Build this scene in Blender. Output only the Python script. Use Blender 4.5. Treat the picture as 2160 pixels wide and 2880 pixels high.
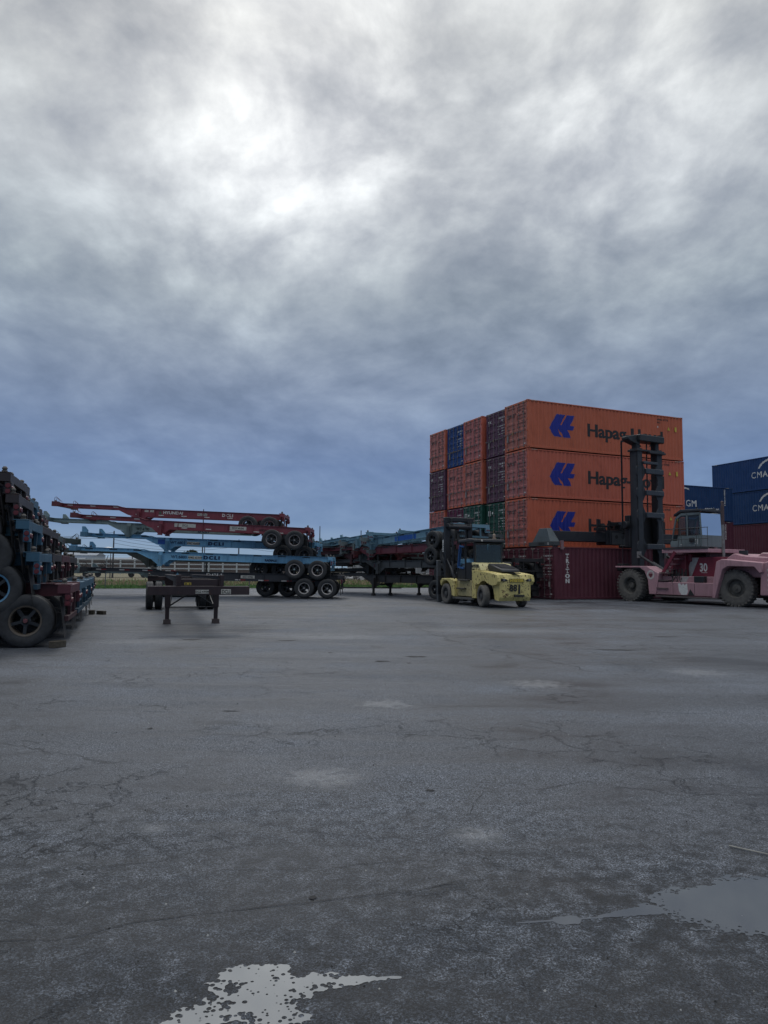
import bpy, bmesh, math, random
from mathutils import Vector, Matrix, Euler, noise
R = math.radians
random.seed(7)
S = bpy.context.scene
C = S.collection
for o in list(bpy.data.objects): bpy.data.objects.remove(o)

# ------------------------------------------------------------------ camera
cam = bpy.data.objects.new('camera', bpy.data.cameras.new('camera')); C.objects.link(cam)
cam.data.sensor_fit = 'VERTICAL'; cam.data.sensor_height = 24.0
cam.data.lens = 24.0 * 2000 / 2880
cam.data.clip_start = 0.1; cam.data.clip_end = 3000
cam.location = (0, 0, 1.60)
cam.rotation_mode = 'XYZ'
_m = Matrix.Rotation(R(90 + 4.574), 4, 'X') @ Matrix.Rotation(R(0.5), 4, 'Z')
cam.rotation_euler = _m.to_euler()
S.camera = cam

# ------------------------------------------------------------------ sky and sun
SUN_AZ, SUN_EL = R(-7), R(43)
W = bpy.data.worlds.new('World'); S.world = W; W.use_nodes = True
nt = W.node_tree; nt.nodes.clear()
def N(t, typ, **kw):
    n = t.nodes.new(typ)
    for k, v in kw.items():
        if k in ('inp',):
            for a, b in v.items(): n.inputs[a].default_value = b
        else: setattr(n, k, v)
    return n
def M(t, op, a, b=None, c=None, clamp=False):
    n = t.nodes.new('ShaderNodeMath'); n.operation = op; n.use_clamp = clamp
    for i, x in enumerate((a, b, c)):
        if x is None: continue
        if isinstance(x, (int, float)): n.inputs[i].default_value = x
        else: t.links.new(x, n.inputs[i])
    return n.outputs[0]
def VM(t, op, a, b=None):
    n = t.nodes.new('ShaderNodeVectorMath'); n.operation = op
    for i, x in enumerate((a, b)):
        if x is None: continue
        if isinstance(x, (tuple, list)): n.inputs[i].default_value = x
        else: t.links.new(x, n.inputs[i])
    return n.outputs['Value'] if op in ('DOT_PRODUCT', 'LENGTH', 'DISTANCE') else n.outputs[0]
def NOISE(t, vec, scale, detail=6, rough=.55, dist=0., dim='3D'):
    n = t.nodes.new('ShaderNodeTexNoise'); n.noise_dimensions = dim
    n.inputs['Scale'].default_value = scale; n.inputs['Detail'].default_value = detail
    n.inputs['Roughness'].default_value = rough; n.inputs['Distortion'].default_value = dist
    if vec is not None: t.links.new(vec, n.inputs['Vector'])
    return n.outputs['Fac']
def RAMP(t, fac, stops, interp='LINEAR'):
    n = t.nodes.new('ShaderNodeValToRGB'); cr = n.color_ramp; cr.interpolation = interp
    while len(cr.elements) < len(stops): cr.elements.new(.5)
    for e, (p, c) in zip(cr.elements, stops):
        e.position = p; e.color = (c[0], c[1], c[2], 1) if isinstance(c, (tuple, list)) else (c, c, c, 1)
    t.links.new(fac, n.inputs[0]); return n.outputs['Color']
def MIX(t, fac, a, b, mode='MIX'):
    n = t.nodes.new('ShaderNodeMix'); n.data_type = 'RGBA'; n.blend_type = mode
    for i, x in ((0, fac), (6, a), (7, b)):
        if isinstance(x, (int, float)): n.inputs[i].default_value = x if i == 0 else (x, x, x, 1)
        elif isinstance(x, (tuple, list)): n.inputs[i].default_value = (x[0], x[1], x[2], 1)
        else: t.links.new(x, n.inputs[i])
    return n.outputs[2]

tc = N(nt, 'ShaderNodeTexCoord'); d = tc.outputs['Generated']
sep = N(nt, 'ShaderNodeSeparateXYZ'); nt.links.new(d, sep.inputs[0])
z = M(nt, 'MAXIMUM', sep.outputs['Z'], 0.0)
zz = M(nt, 'ADD', z, 0.30)
px = M(nt, 'DIVIDE', sep.outputs['X'], zz); py = M(nt, 'DIVIDE', sep.outputs['Y'], zz)
comb = N(nt, 'ShaderNodeCombineXYZ'); nt.links.new(px, comb.inputs[0]); nt.links.new(py, comb.inputs[1]); comb.inputs[2].default_value = 3.3
P = comb.outputs[0]
warp = N(nt, 'ShaderNodeTexNoise'); warp.inputs['Scale'].default_value = .9; warp.inputs['Detail'].default_value = 3; nt.links.new(P, warp.inputs['Vector'])
wv = VM(nt, 'MULTIPLY', VM(nt, 'SUBTRACT', warp.outputs['Color'], (.5, .5, .5)), (.38, .38, .38))
Pw = VM(nt, 'ADD', VM(nt, 'MULTIPLY', P, (1.05, 1.0, 1)), wv)
n1 = NOISE(nt, Pw, 1.5, 9, .55)
n2 = NOISE(nt, VM(nt, 'MULTIPLY', Pw, (1.0, .9, 1)), 8.0, 10, .57)
cl = M(nt, 'ADD', M(nt, 'MULTIPLY', n1, .56), M(nt, 'MULTIPLY', n2, .44))
cloud = RAMP(nt, cl, [(.33, (.50, .56, .65)), (.42, (.74, .78, .85)), (.50, (.98, .99, 1.01)), (.58, (1.25, 1.24, 1.19)), (.68, (1.6, 1.58, 1.48))])
base = RAMP(nt, z, [(0, (.285, .40, .52)), (.06, (.175, .28, .47)), (.14, (.145, .232, .42)), (.25, (.215, .285, .41)),
                    (.36, (.275, .335, .40)), (.48, (.32, .355, .405)), (.62, (.335, .355, .375)), (.78, (.85, .87, .91)), (1.0, (1.7, 1.72, 1.76))])
# the clouds have less contrast low over the horizon, where they are seen edge on
kc = M(nt, 'MULTIPLY', z, 2.2, clamp=True)
cloudf = MIX(nt, kc, .97, cloud)
skyc = MIX(nt, 1.0, base, cloudf, 'MULTIPLY')
def glow(az, el, p, amp, col):
    v = (math.sin(R(az)) * math.cos(R(el)), math.cos(R(az)) * math.cos(R(el)), math.sin(R(el)))
    dt = M(nt, 'MAXIMUM', VM(nt, 'DOT_PRODUCT', d, v), 0)
    g = M(nt, 'MULTIPLY', M(nt, 'POWER', dt, p), amp)
    t2 = M(nt, 'MULTIPLY', g, M(nt, 'POWER', M(nt, 'MULTIPLY', cl, 2.0), 2.6))
    return MIX(nt, 1.0, t2, col, 'MULTIPLY')
g = glow(-9, 31, 110, .30, (1, .99, .95))
for a in ((-10, 31, 14, .08, (1, .99, .97)), (18, 33, 70, .22, (1, 1, .98)), (24, 40, 12, .08, (1, 1, 1)), (-3, 35, 150, .13, (1, 1, 1)), (-19, 41, 30, .12, (1, 1, 1))):
    g = MIX(nt, 1.0, g, glow(*a), 'ADD')
skyc = MIX(nt, 1.0, skyc, g, 'ADD')
for az, el, p, k in ((4, 37, 60, .42), (-19, 24, 70, .25), (24, 22, 40, .22), (10, 27, 90, .18)):     # thicker cloud masses
    v = (math.sin(R(az)) * math.cos(R(el)), math.cos(R(az)) * math.cos(R(el)), math.sin(R(el)))
    q = M(nt, 'MULTIPLY', M(nt, 'POWER', M(nt, 'MAXIMUM', VM(nt, 'DOT_PRODUCT', d, v), 0), p), M(nt, 'MULTIPLY', M(nt, 'SUBTRACT', 1.25, n2), k * 1.3))
    skyc = MIX(nt, q, skyc, (.17, .21, .28))
nish = N(nt, 'ShaderNodeTexSky', sky_type='NISHITA', sun_disc=False)
nish.sun_elevation = SUN_EL; nish.sun_rotation = SUN_AZ; nish.dust_density = 3
bg1 = N(nt, 'ShaderNodeBackground'); nt.links.new(nish.outputs[0], bg1.inputs[0]); bg1.inputs[1].default_value = .05
bg2 = N(nt, 'ShaderNodeBackground'); nt.links.new(skyc, bg2.inputs[0]); bg2.inputs[1].default_value = 1.0
mx = N(nt, 'ShaderNodeMixShader'); mx.inputs[0].default_value = .97
nt.links.new(bg1.outputs[0], mx.inputs[1]); nt.links.new(bg2.outputs[0], mx.inputs[2])
wo = N(nt, 'ShaderNodeOutputWorld'); nt.links.new(mx.outputs[0], wo.inputs[0])

sl = bpy.data.lights.new('sun', 'SUN'); sl.energy = .6; sl.angle = R(20); sl.color = (1, .97, .93)
sun = bpy.data.objects.new('sun', sl); C.objects.link(sun)
sd = Vector((math.sin(SUN_AZ) * math.cos(SUN_EL), math.cos(SUN_AZ) * math.cos(SUN_EL), math.sin(SUN_EL)))
sun.rotation_euler = sd.to_track_quat('Z', 'Y').to_euler()
S.view_settings.view_transform = 'Standard'; S.view_settings.look = 'None'
S.view_settings.exposure = 0.0; S.view_settings.gamma = 1; S.view_settings.use_curve_mapping = False

# ------------------------------------------------------------------ helpers
def V(*a): return Vector(a)
class MB:
    def __init__(s): s.v = []; s.f = []; s.m = []
    def add(s, vs, fs, m=0):
        b = len(s.v); s.v += [tuple(x) for x in vs]; s.f += [tuple(b + i for i in f) for f in fs]; s.m += [m] * len(fs); return s
    def box(s, x0, x1, y0, y1, z0, z1, m=0):
        vs = [(x, y, z) for z in (z0, z1) for y in (y0, y1) for x in (x0, x1)]
        return s.add(vs, [(0, 2, 3, 1), (4, 5, 7, 6), (0, 1, 5, 4), (2, 6, 7, 3), (0, 4, 6, 2), (1, 3, 7, 5)], m)
    def obox(s, c, size, rot=(0, 0, 0), m=0):
        e = Euler(rot).to_matrix(); c = Vector(c)
        vs = [c + e @ Vector((x * size[0] / 2, y * size[1] / 2, z * size[2] / 2)) for z in (-1, 1) for y in (-1, 1) for x in (-1, 1)]
        return s.add(vs, [(0, 2, 3, 1), (4, 5, 7, 6), (0, 1, 5, 4), (2, 6, 7, 3), (0, 4, 6, 2), (1, 3, 7, 5)], m)
    def frame(s, p0, p1):
        a = (Vector(p1) - Vector(p0)); l = a.length; a.normalize()
        up = Vector((0, 0, 1)) if abs(a.z) < .9 else Vector((0, 1, 0))
        u = a.cross(up).normalized(); w = u.cross(a); return a, u, w
    def bar(s, p0, p1, wd, ht, m=0):
        a, u, w = s.frame(p0, p1); vs = []
        for p in (Vector(p0), Vector(p1)):
            for q in ((-1, -1), (1, -1), (1, 1), (-1, 1)): vs.append(p + u * q[0] * wd / 2 + w * q[1] * ht / 2)
        return s.add(vs, [(3, 2, 1, 0), (4, 5, 6, 7), (0, 1, 5, 4), (1, 2, 6, 5), (2, 3, 7, 6), (3, 0, 4, 7)], m)
    def tube(s, p0, p1, r, n=8, r2=None, m=0):
        a, u, w = s.frame(p0, p1); r2 = r if r2 is None else r2; vs = []
        for p, rr in ((Vector(p0), r), (Vector(p1), r2)):
            for i in range(n):
                t = 2 * math.pi * i / n; vs.append(p + u * math.cos(t) * rr + w * math.sin(t) * rr)
        fs = [(i, (i + 1) % n, n + (i + 1) % n, n + i) for i in range(n)] + [tuple(range(n - 1, -1, -1)), tuple(range(n, 2 * n))]
        return s.add(vs, fs, m)
    def path(s, pts, r, n=6, m=0):
        for a, b in zip(pts[:-1], pts[1:]): s.tube(a, b, r, n, m=m)
        return s
    def prism(s, poly, ax, a, b, m=0):
        k = len(poly)
        def mk(p, t): return {'y': (p[0], t, p[1]), 'x': (t, p[0], p[1]), 'z': (p[0], p[1], t)}[ax]
        vs = [mk(p, a) for p in poly] + [mk(p, b) for p in poly]
        fs = [(i, (i + 1) % k, k + (i + 1) % k, k + i) for i in range(k)] + [tuple(range(k - 1, -1, -1)), tuple(range(k, 2 * k))]
        return s.add(vs, fs, m)
    def lathe(s, prof, c=(0, 0, 0), ax='y', n=28, m=0, closed=False):
        vs = []
        for i in range(n):
            t = 2 * math.pi * i / n
            for r, h in prof:
                p = {'y': (r * math.cos(t), h, r * math.sin(t)), 'z': (r * math.cos(t), r * math.sin(t), h), 'x': (h, r * math.cos(t), r * math.sin(t))}[ax]
                vs.append((p[0] + c[0], p[1] + c[1], p[2] + c[2]))
        k = len(prof); fs = []
        for i in range(n):
            j = (i + 1) % n
            for q in range(k if closed else k - 1):
                q2 = (q + 1) % k; fs.append((i * k + q, i * k + q2, j * k + q2, j * k + q))
        return s.add(vs, fs, m)
    def data(s, name, mats, smooth=35, bevel=0, seg=1):
        me = bpy.data.meshes.new(name); me.from_pydata(s.v, [], s.f)
        if not isinstance(mats, (list, tuple)): mats = [mats]
        for x in mats: me.materials.append(x)
        me.polygons.foreach_set('material_index', s.m)
        bm = bmesh.new(); bm.from_mesh(me)
        bmesh.ops.remove_doubles(bm, verts=bm.verts, dist=1e-5)
        bmesh.ops.recalc_face_normals(bm, faces=bm.faces)
        if bevel:
            es = [e for e in bm.edges if len(e.link_faces) == 2 and e.calc_face_angle(0) > R(30)]
            bmesh.ops.bevel(bm, geom=es, offset=bevel, segments=seg, affect='EDGES', clamp_overlap=True, profile=.5)
        if smooth:
            for f in bm.faces: f.smooth = True
            for e in bm.edges:
                if len(e.link_faces) != 2 or e.calc_face_angle(0) > R(smooth): e.smooth = False
        bm.to_mesh(me); bm.free(); return me
    def build(s, name, mats, parent=None, color=None, **kw):
        return link(name, s.data(name, mats, **kw), parent, color)
def link(name, me, parent=None, color=None, loc=None, rot=None, label=None):
    o = bpy.data.objects.new(name, me); C.objects.link(o)
    if parent: o.parent = parent
    if color: o.color = (*color, 1)
    if loc: o.location = loc
    if rot: o.rotation_euler = rot
    if label: o['label'] = label
    return o
CACHE = {}
def cached(key, fn):
    if key not in CACHE: CACHE[key] = fn()
    return CACHE[key]
def tag(o, label, cat, group=None, kind=None):
    if label: o['label'] = label
    if cat: o['category'] = cat
    if group: o['group'] = group
    if kind: o['kind'] = kind
    return o
def thing(name, label, cat, loc=(0, 0, 0), rz=0, group=None, tilt=0):
    o = bpy.data.objects.new(name, None); C.objects.link(o); o.empty_display_size = .3
    o.location = loc; o.rotation_euler = (0, tilt, rz); return tag(o, label, cat, group)

# ------------------------------------------------------------------ materials
def mat(name):
    m = bpy.data.materials.new(name); m.use_nodes = True; t = m.node_tree
    return m, t, t.nodes['Principled BSDF']
def setc(t, sock, x):
    if isinstance(x, (tuple, list)): sock.default_value = (*x[:3], 1)
    elif isinstance(x, (int, float)): sock.default_value = x
    else: t.links.new(x, sock)
def bump(t, b, h, strength=.3, dist=.01):
    n = N(t, 'ShaderNodeBump'); n.inputs['Strength'].default_value = strength; n.inputs['Distance'].default_value = dist
    t.links.new(h, n.inputs['Height']); t.links.new(n.outputs[0], b.inputs['Normal'])
def objp(t): return N(t, 'ShaderNodeTexCoord').outputs['Object']
def paint(name, rust=.58, rough=.5, dirt=.35, streak=True, flat=None, spec=.5):
    m, t, b = mat(name); p = objp(t)
    oi = N(t, 'ShaderNodeObjectInfo'); col = oi.outputs['Color'] if flat is None else flat
    rnd = VM(t, 'ADD', p, None)
    cb = N(t, 'ShaderNodeCombineXYZ'); t.links.new(oi.outputs['Random'], cb.inputs[0]); t.links.new(oi.outputs['Random'], cb.inputs[2])
    q = VM(t, 'ADD', p, VM(t, 'MULTIPLY', cb.outputs[0], (37, 0, 11)))
    nA = NOISE(t, q, 1.3, 5); nB = NOISE(t, q, 7, 8, .65)
    st = NOISE(t, VM(t, 'MULTIPLY', q, (5, 5, .5)), 2.0, 6, .6)
    v = RAMP(t, M(t, 'ADD', M(t, 'MULTIPLY', nA, .6), M(t, 'MULTIPLY', st, .4)), [(.3, 1 - dirt), (.7, 1.12)])
    c = MIX(t, 1.0, col, v, 'MULTIPLY')
    c = MIX(t, M(t, 'MULTIPLY', RAMP(t, nA, [(.45, 0.), (.75, 1.)]), dirt * .6), c, (.055, .05, .045))
    rf = RAMP(t, M(t, 'ADD', M(t, 'MULTIPLY', nB, .7), M(t, 'MULTIPLY', st, .3)), [(rust, 0.), (rust + .05, 1.)])
    c = MIX(t, rf, c, MIX(t, nB, (.035, .016, .010), (.13, .055, .03)))
    t.links.new(c, b.inputs['Base Color'])
    rr = M(t, 'ADD', M(t, 'MULTIPLY', nB, .3), rough - .1); t.links.new(rr, b.inputs['Roughness'])
    b.inputs['Specular IOR Level'].default_value = spec
    bump(t, b, nB, .15, .004); return m
def simple(name, col, rough=.6, metal=0, var=.25, scale=6, bmp=.1, spec=.5):
    m, t, b = mat(name); p = objp(t); n = NOISE(t, p, scale, 6, .6)
    t.links.new(MIX(t, 1.0, col, RAMP(t, n, [(.3, 1 - var), (.7, 1 + var)]), 'MULTIPLY'), b.inputs['Base Color'])
    t.links.new(M(t, 'ADD', M(t, 'MULTIPLY', n, .25), rough - .12), b.inputs['Roughness'])
    b.inputs['Metallic'].default_value = metal; b.inputs['Specular IOR Level'].default_value = spec
    if bmp: bump(t, b, n, bmp, .005)
    return m
PAINT = paint('painted_steel', .60, .5, .45)
CPAINT = paint('container_paint', .625, .55, .38, spec=.35)
YEL = paint('yellow_machine_paint', .545, .5, .5)
PINK = paint('faded_red_paint', .70, .55, .3)
RUB = simple('tyre_rubber', (.028, .030, .033), .75, var=.45, scale=9, bmp=.3)
RUBD = simple('dusty_tyre_rubber', (.125, .118, .108), .9, var=.35, scale=5, bmp=.3)
DARK = simple('dark_steel', (.016, .019, .024), .5, var=.5)
GREASE = simple('greasy_steel', (.030, .032, .036), .42, .3, var=.5)
STEEL = simple('worn_steel', (.22, .22, .21), .5, .4, var=.35)
WHITE = simple('white_lettering', (.62, .62, .60), .6, var=.2, scale=20, bmp=0)
BLACK = simple('black_lettering', (.02, .02, .022), .6, var=.3, bmp=0)
LBLUE = simple('emblem_blue', (.008, .020, .26), .5, var=.12, bmp=0)
RED = simple('red_lens', (.10, .012, .018), .4, var=.3)
YLW = simple('yellow_sticker', (.55, .42, .06), .6, var=.2)
WTAPE = simple('white_tape', (.55, .53, .50), .5, var=.35, scale=15)
RTAPE = simple('red_tape', (.25, .02, .02), .5, var=.3)
PLATE = simple('white_plate', (.50, .49, .44), .6, var=.25)
WOOD = simple('old_timber', (.07, .06, .045), .9, var=.4, scale=14, bmp=.5)
FLAP = simple('rubber_flap', (.02, .02, .022), .7, var=.3)
CONC = simple('concrete', (.35, .34, .32), .9)
def glass():
    m = bpy.data.materials.new('cab_glass'); m.use_nodes = True; t = m.node_tree; t.nodes.clear()
    tr = N(t, 'ShaderNodeBsdfTransparent'); tr.inputs[0].default_value = (.42, .50, .50, 1)
    gl = N(t, 'ShaderNodeBsdfGlossy'); gl.inputs['Roughness'].default_value = .04
    fr = N(t, 'ShaderNodeFresnel'); fr.inputs[0].default_value = 1.6
    mm = N(t, 'ShaderNodeMixShader'); t.links.new(fr.outputs[0], mm.inputs[0]); t.links.new(tr.outputs[0], mm.inputs[1]); t.links.new(gl.outputs[0], mm.inputs[2])
    o = N(t, 'ShaderNodeOutputMaterial'); t.links.new(mm.outputs[0], o.inputs[0]); return m
GLASS = glass()

# ------------------------------------------------------------------ ground
def asphalt():
    m, t, b = mat('asphalt'); p = N(t, 'ShaderNodeTexCoord').outputs['Object']
    vo = N(t, 'ShaderNodeTexVoronoi'); vo.inputs['Scale'].default_value = 170; t.links.new(p, vo.inputs['Vector'])
    sepc = N(t, 'ShaderNodeSeparateColor'); t.links.new(vo.outputs['Color'], sepc.inputs[0])
    fine = NOISE(t, p, 60, 5, .7); mid = NOISE(t, p, 9, 6, .6); big = NOISE(t, VM(t, 'MULTIPLY', p, (1, .8, 1)), .35, 5, .6, .6)
    streak = NOISE(t, VM(t, 'MULTIPLY', p, (.5, 1.6, 1)), .9, 7, .65, .8)
    st = RAMP(t, M(t, 'ADD', M(t, 'MULTIPLY', sepc.outputs[0], .45), M(t, 'MULTIPLY', NOISE(t, p, 210, 3, .7), .55)), [(.25, .08), (.42, .55), (.50, 1.0), (.60, 1.7), (.72, 3.2)])
    c = MIX(t, 1.0, (.061, .069, .082), st, 'MULTIPLY')
    c = MIX(t, 1.0, c, RAMP(t, fine, [(.33, .42), (.52, 1.0), (.7, 1.4)]), 'MULTIPLY')
    c = MIX(t, 1.0, c, RAMP(t, M(t, 'ADD', M(t, 'MULTIPLY', big, .6), M(t, 'MULTIPLY', streak, .4)), [(.38, .40), (.46, .85), (.53, 1.12), (.62, 1.65)]), 'MULTIPLY')
    mp = N(t, 'ShaderNodeMapping'); mp.inputs['Rotation'].default_value = (0, 0, R(28)); mp.inputs['Scale'].default_value = (.10, 1.5, 1); t.links.new(p, mp.inputs['Vector'])
    c = MIX(t, 1.0, c, RAMP(t, NOISE(t, mp.outputs[0], .8, 5, .6, .3), [(.38, .87), (.5, 1.), (.62, 1.12)]), 'MULTIPLY')
    c = MIX(t, RAMP(t, NOISE(t, p, 1.1, 6, .7, 1), [(.62, 0.), (.70, .2)]), c, (.05, .045, .035))
    # distance driven finer dark pits
    vp = N(t, 'ShaderNodeTexVoronoi'); vp.inputs['Scale'].default_value = 22; t.links.new(VM(t, 'ADD', p, (5, 3, 0)), vp.inputs['Vector'])
    pit = RAMP(t, vp.outputs['Distance'], [(.10, 1.), (.17, 0.)])
    c = MIX(t, M(t, 'MULTIPLY', pit, RAMP(t, NOISE(t, p, 5, 2), [(.5, 0.), (.6, .8)])), c, (.02, .02, .02))
    # cracks
    wp = N(t, 'ShaderNodeTexNoise'); wp.inputs['Scale'].default_value = 2.2; wp.inputs['Detail'].default_value = 8; wp.inputs['Roughness'].default_value = .65; t.links.new(p, wp.inputs['Vector'])
    pw = VM(t, 'ADD', p, VM(t, 'MULTIPLY', wp.outputs['Color'], (.9, .9, 0)))
    ve = N(t, 'ShaderNodeTexVoronoi', feature='DISTANCE_TO_EDGE'); ve.inputs['Scale'].default_value = .62; t.links.new(VM(t, 'MULTIPLY', pw, (.55, 1.3, 1)), ve.inputs['Vector'])
    ve2 = N(t, 'ShaderNodeTexVoronoi', feature='DISTANCE_TO_EDGE'); ve2.inputs['Scale'].default_value = 2.1; t.links.new(pw, ve2.inputs['Vector'])
    msk = RAMP(t, NOISE(t, p, .42, 3), [(.53, 0.), (.63, .8)])
    msk2 = RAMP(t, NOISE(t, VM(t, 'ADD', p, (9, 4, 0)), .5, 3), [(.54, 0.), (.62, 1.)])
    cr = M(t, 'MAXIMUM', M(t, 'MULTIPLY', RAMP(t, ve.outputs[0], [(.004, 1.), (.013, 0.)]), msk), M(t, 'MULTIPLY', RAMP(t, ve2.outputs[0], [(.006, .8), (.02, 0.)]), msk2))
    c = MIX(t, M(t, 'MULTIPLY', cr, .8), c, (.012, .012, .013))
    # pale powdery marks
    for (x, y, rx, ry, a) in ((.58, 4.45, .2, .17, .34), (-.45, 5.6, .34, .30, .26), (.05, 8.6, .35, .3, .25), (2.2, 10.2, .5, .4, .25), (-1.4, 4.5, .12, .1, .2), (5.0, 11.5, .6, .5, .2),
                            (-5.0, 15.6, 1.5, .8, .18), (-1.5, 17.0, 2.2, 1.0, .15), (3, 19, 2.5, .9, .14), (-3.5, 19, .8, 1.6, -.5), (-2.9, 16.5, 1.3, .5, -.35), (1.0, 27, 1.5, 2.5, -.3), (3.2, 20.5, 1.2, 1.6, -.3),
                            (-.45, 2.85, .75, .35, -.45), (-.5, 1.9, 5.0, 3.4, -.60), (2.6, 2.6, 2.5, 2.2, -.35), (-2.3, 3.0, 1.2, 1.4, -.3), (1.8, 3.5, 1.2, .5, -.45), (1.2, 21, .7, 2.6, -.3), (2.6, 16, .6, 2.0, -.32), (4.2, 12.5, .7, 1.8, -.25), (-1.7, 7.5, .3, .16, -.55)):
        dv = VM(t, 'MULTIPLY', VM(t, 'SUBTRACT', p, (x, y, 0)), (1 / rx, 1 / ry, 0))
        dd = M(t, 'ADD', VM(t, 'LENGTH', dv), M(t, 'MULTIPLY', M(t, 'SUBTRACT', mid, .5), 3.0))
        f = RAMP(t, dd, [(.35, 1.), (1.1, 0.)])
        if a > 0: c = MIX(t, M(t, 'MULTIPLY', M(t, 'MULTIPLY', f, a), M(t, 'ADD', sepc.outputs[1], .5)), c, (.42, .43, .44))
        else: c = MIX(t, M(t, 'MULTIPLY', f, 1.0), c, MIX(t, 1.0, c, (1 + a, 1 + a * .96, 1 + a * .92), 'MULTIPLY'))
    t.links.new(c, b.inputs['Base Color'])
    wet = RAMP(t, M(t, 'ADD', M(t, 'MULTIPLY', big, .5), M(t, 'MULTIPLY', streak, .5)), [(.40, .38), (.60, .78)])
    t.links.new(wet, b.inputs['Roughness']); b.inputs['Specular IOR Level'].default_value = .42
    h = M(t, 'ADD', M(t, 'MULTIPLY', sepc.outputs[0], .5), M(t, 'ADD', M(t, 'MULTIPLY', fine, .8), M(t, 'MULTIPLY', cr, -1.2)))
    bump(t, b, h, .85, .009); return m
ASPH = asphalt()
def field_mat():
    m, t, b = mat('dry_field'); p = objp(t); n = NOISE(t, p, .8, 8, .7); n2 = NOISE(t, VM(t, 'MULTIPLY', p, (.3, 1, 1)), .15, 4)
    c = MIX(t, n2, MIX(t, n, (.14, .12, .07), (.30, .24, .15)), MIX(t, n, (.08, .10, .05), (.20, .18, .11)))
    t.links.new(c, b.inputs['Base Color']); b.inputs['Roughness'].default_value = .95; return m
FIELD = field_mat()
# yard, grass bank and far field: sheets a few mm apart; the edge of the yard runs obliquely, as the fence does
E0, E1 = V(-120, 8.5, 0), V(60, 86.1, 0)      # yard edge line
dirE = (E1 - E0).normalized(); nE = V(-dirE.y, dirE.x, 0)
g = MB(); g.add([(-1500, -300, -.02), (1500, -300, -.02), (1500, 2600, -.02), (-1500, 2600, -.02)], [(0, 1, 2, 3)])
tag(g.build('ground', FIELD), None, None, kind='structure')
g = MB(); g.add([(-120, -120, 0), (160, -120, 0), (160, E0.y + 280 * dirE.y / dirE.x, 0), (-120, E0.y, 0)], [(0, 1, 2, 3)])
tag(g.build('asphalt_yard', ASPH), None, None, kind='structure')
GSOIL = simple('grass_soil', (.05, .10, .03), .95, var=.4, scale=3)
a0, a1 = E0 + nE * .05, E1 + nE * .05
g = MB(); g.add([a0 + V(0, 0, .02), a1 + V(0, 0, .02), a1 + nE * 9 + V(0, 0, .05), a0 + nE * 9 + V(0, 0, .05)], [(0, 1, 2, 3)])
tag(g.build('grass_verge', GSOIL), None, None, kind='structure')
def blades(name, mats, n, s0, s1, d0, d1, h0, h1, w, label):
    mb = MB(); rnd = random.Random(5)
    for i in range(n):
        s = rnd.uniform(s0, s1); dd = rnd.uniform(d0, d1); p = E0 + dirE * s + nE * dd; p.z = .03
        cl = .6 + .7 * noise.noise(p * .9); h = rnd.uniform(h0, h1) * max(.35, cl); a = rnd.uniform(0, math.pi)
        u = V(math.cos(a), math.sin(a), 0) * w * rnd.uniform(.6, 1.3); l = V(rnd.uniform(-.4, .4), rnd.uniform(-.4, .4), 1) * h
        mb.add([p - u, p + u, p + l + u * .2, p + l - u * .1], [(0, 1, 2, 3)], rnd.randrange(len(mats)))
    o = mb.build(name, mats, smooth=0); tag(o, label, 'grass', kind='stuff'); return o
G1 = simple('grass_green', (.075, .17, .045), .8, var=.4, scale=1.5, bmp=0); G2 = simple('grass_light', (.14, .24, .07), .8, var=.4, scale=1.5, bmp=0); G3 = simple('grass_dry', (.32, .26, .16), .9, var=.4, scale=1.5, bmp=0)
blades('green_grass', [G1, G1, G2], 26000, 90, 150, .05, 6.5, .08, .22, .05, 'short green grass growing on the verge along the yard edge')
blades('dry_grass', [G3, G3, G2], 14000, 90, 150, 6.0, 24, .18, .5, .09, 'tall dry tan grass growing behind the green verge')

# puddles: water surfaces with outlines cut out by the coarse surface below them
def water_mat(name, base_col, k):
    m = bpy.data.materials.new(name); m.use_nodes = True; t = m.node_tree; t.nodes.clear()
    df = N(t, 'ShaderNodeBsdfDiffuse'); df.inputs[0].default_value = (*base_col, 1)  # diffuse tone; in the pale puddle it paints in the reflected sky
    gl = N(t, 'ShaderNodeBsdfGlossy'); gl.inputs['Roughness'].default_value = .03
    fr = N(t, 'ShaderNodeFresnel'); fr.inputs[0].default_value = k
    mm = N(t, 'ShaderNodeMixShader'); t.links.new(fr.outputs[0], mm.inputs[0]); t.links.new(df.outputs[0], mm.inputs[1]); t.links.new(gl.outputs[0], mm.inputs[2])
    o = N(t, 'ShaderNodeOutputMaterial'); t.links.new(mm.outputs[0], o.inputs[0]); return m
def puddle(name, x0, x1, y0, y1, step, fn, m):
    nx = int((x1 - x0) / step); ny = int((y1 - y0) / step); mb = MB()
    val = [[fn(x0 + i * step, y0 + j * step) for i in range(nx + 1)] for j in range(ny + 1)]
    for j in range(ny):
        for i in range(nx):
            c = [(i, j), (i + 1, j), (i + 1, j + 1), (i, j + 1)]; v = [val[b][a] for a, b in c]
            if max(v) <= 0: continue
            poly = []
            for k in range(4):
                (ax, ay), (bx, by) = c[k], c[(k + 1) % 4]; va, vb = v[k], v[(k + 1) % 4]
                if va > 0: poly.append((x0 + ax * step, y0 + ay * step, .0014))
                if (va > 0) != (vb > 0):
                    q = va / (va - vb); poly.append((x0 + (ax + (bx - ax) * q) * step, y0 + (ay + (by - ay) * q) * step, .0014))
            if len(poly) >= 3: mb.add(poly, [tuple(range(len(poly)))])
    o = mb.build(name, m, smooth=0); return tag(o, None, None, kind='structure')
def fb(x, y, s, o=4): return noise.fractal(V(x * s, y * s, 1.7), .9, 2.1, o)
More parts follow.
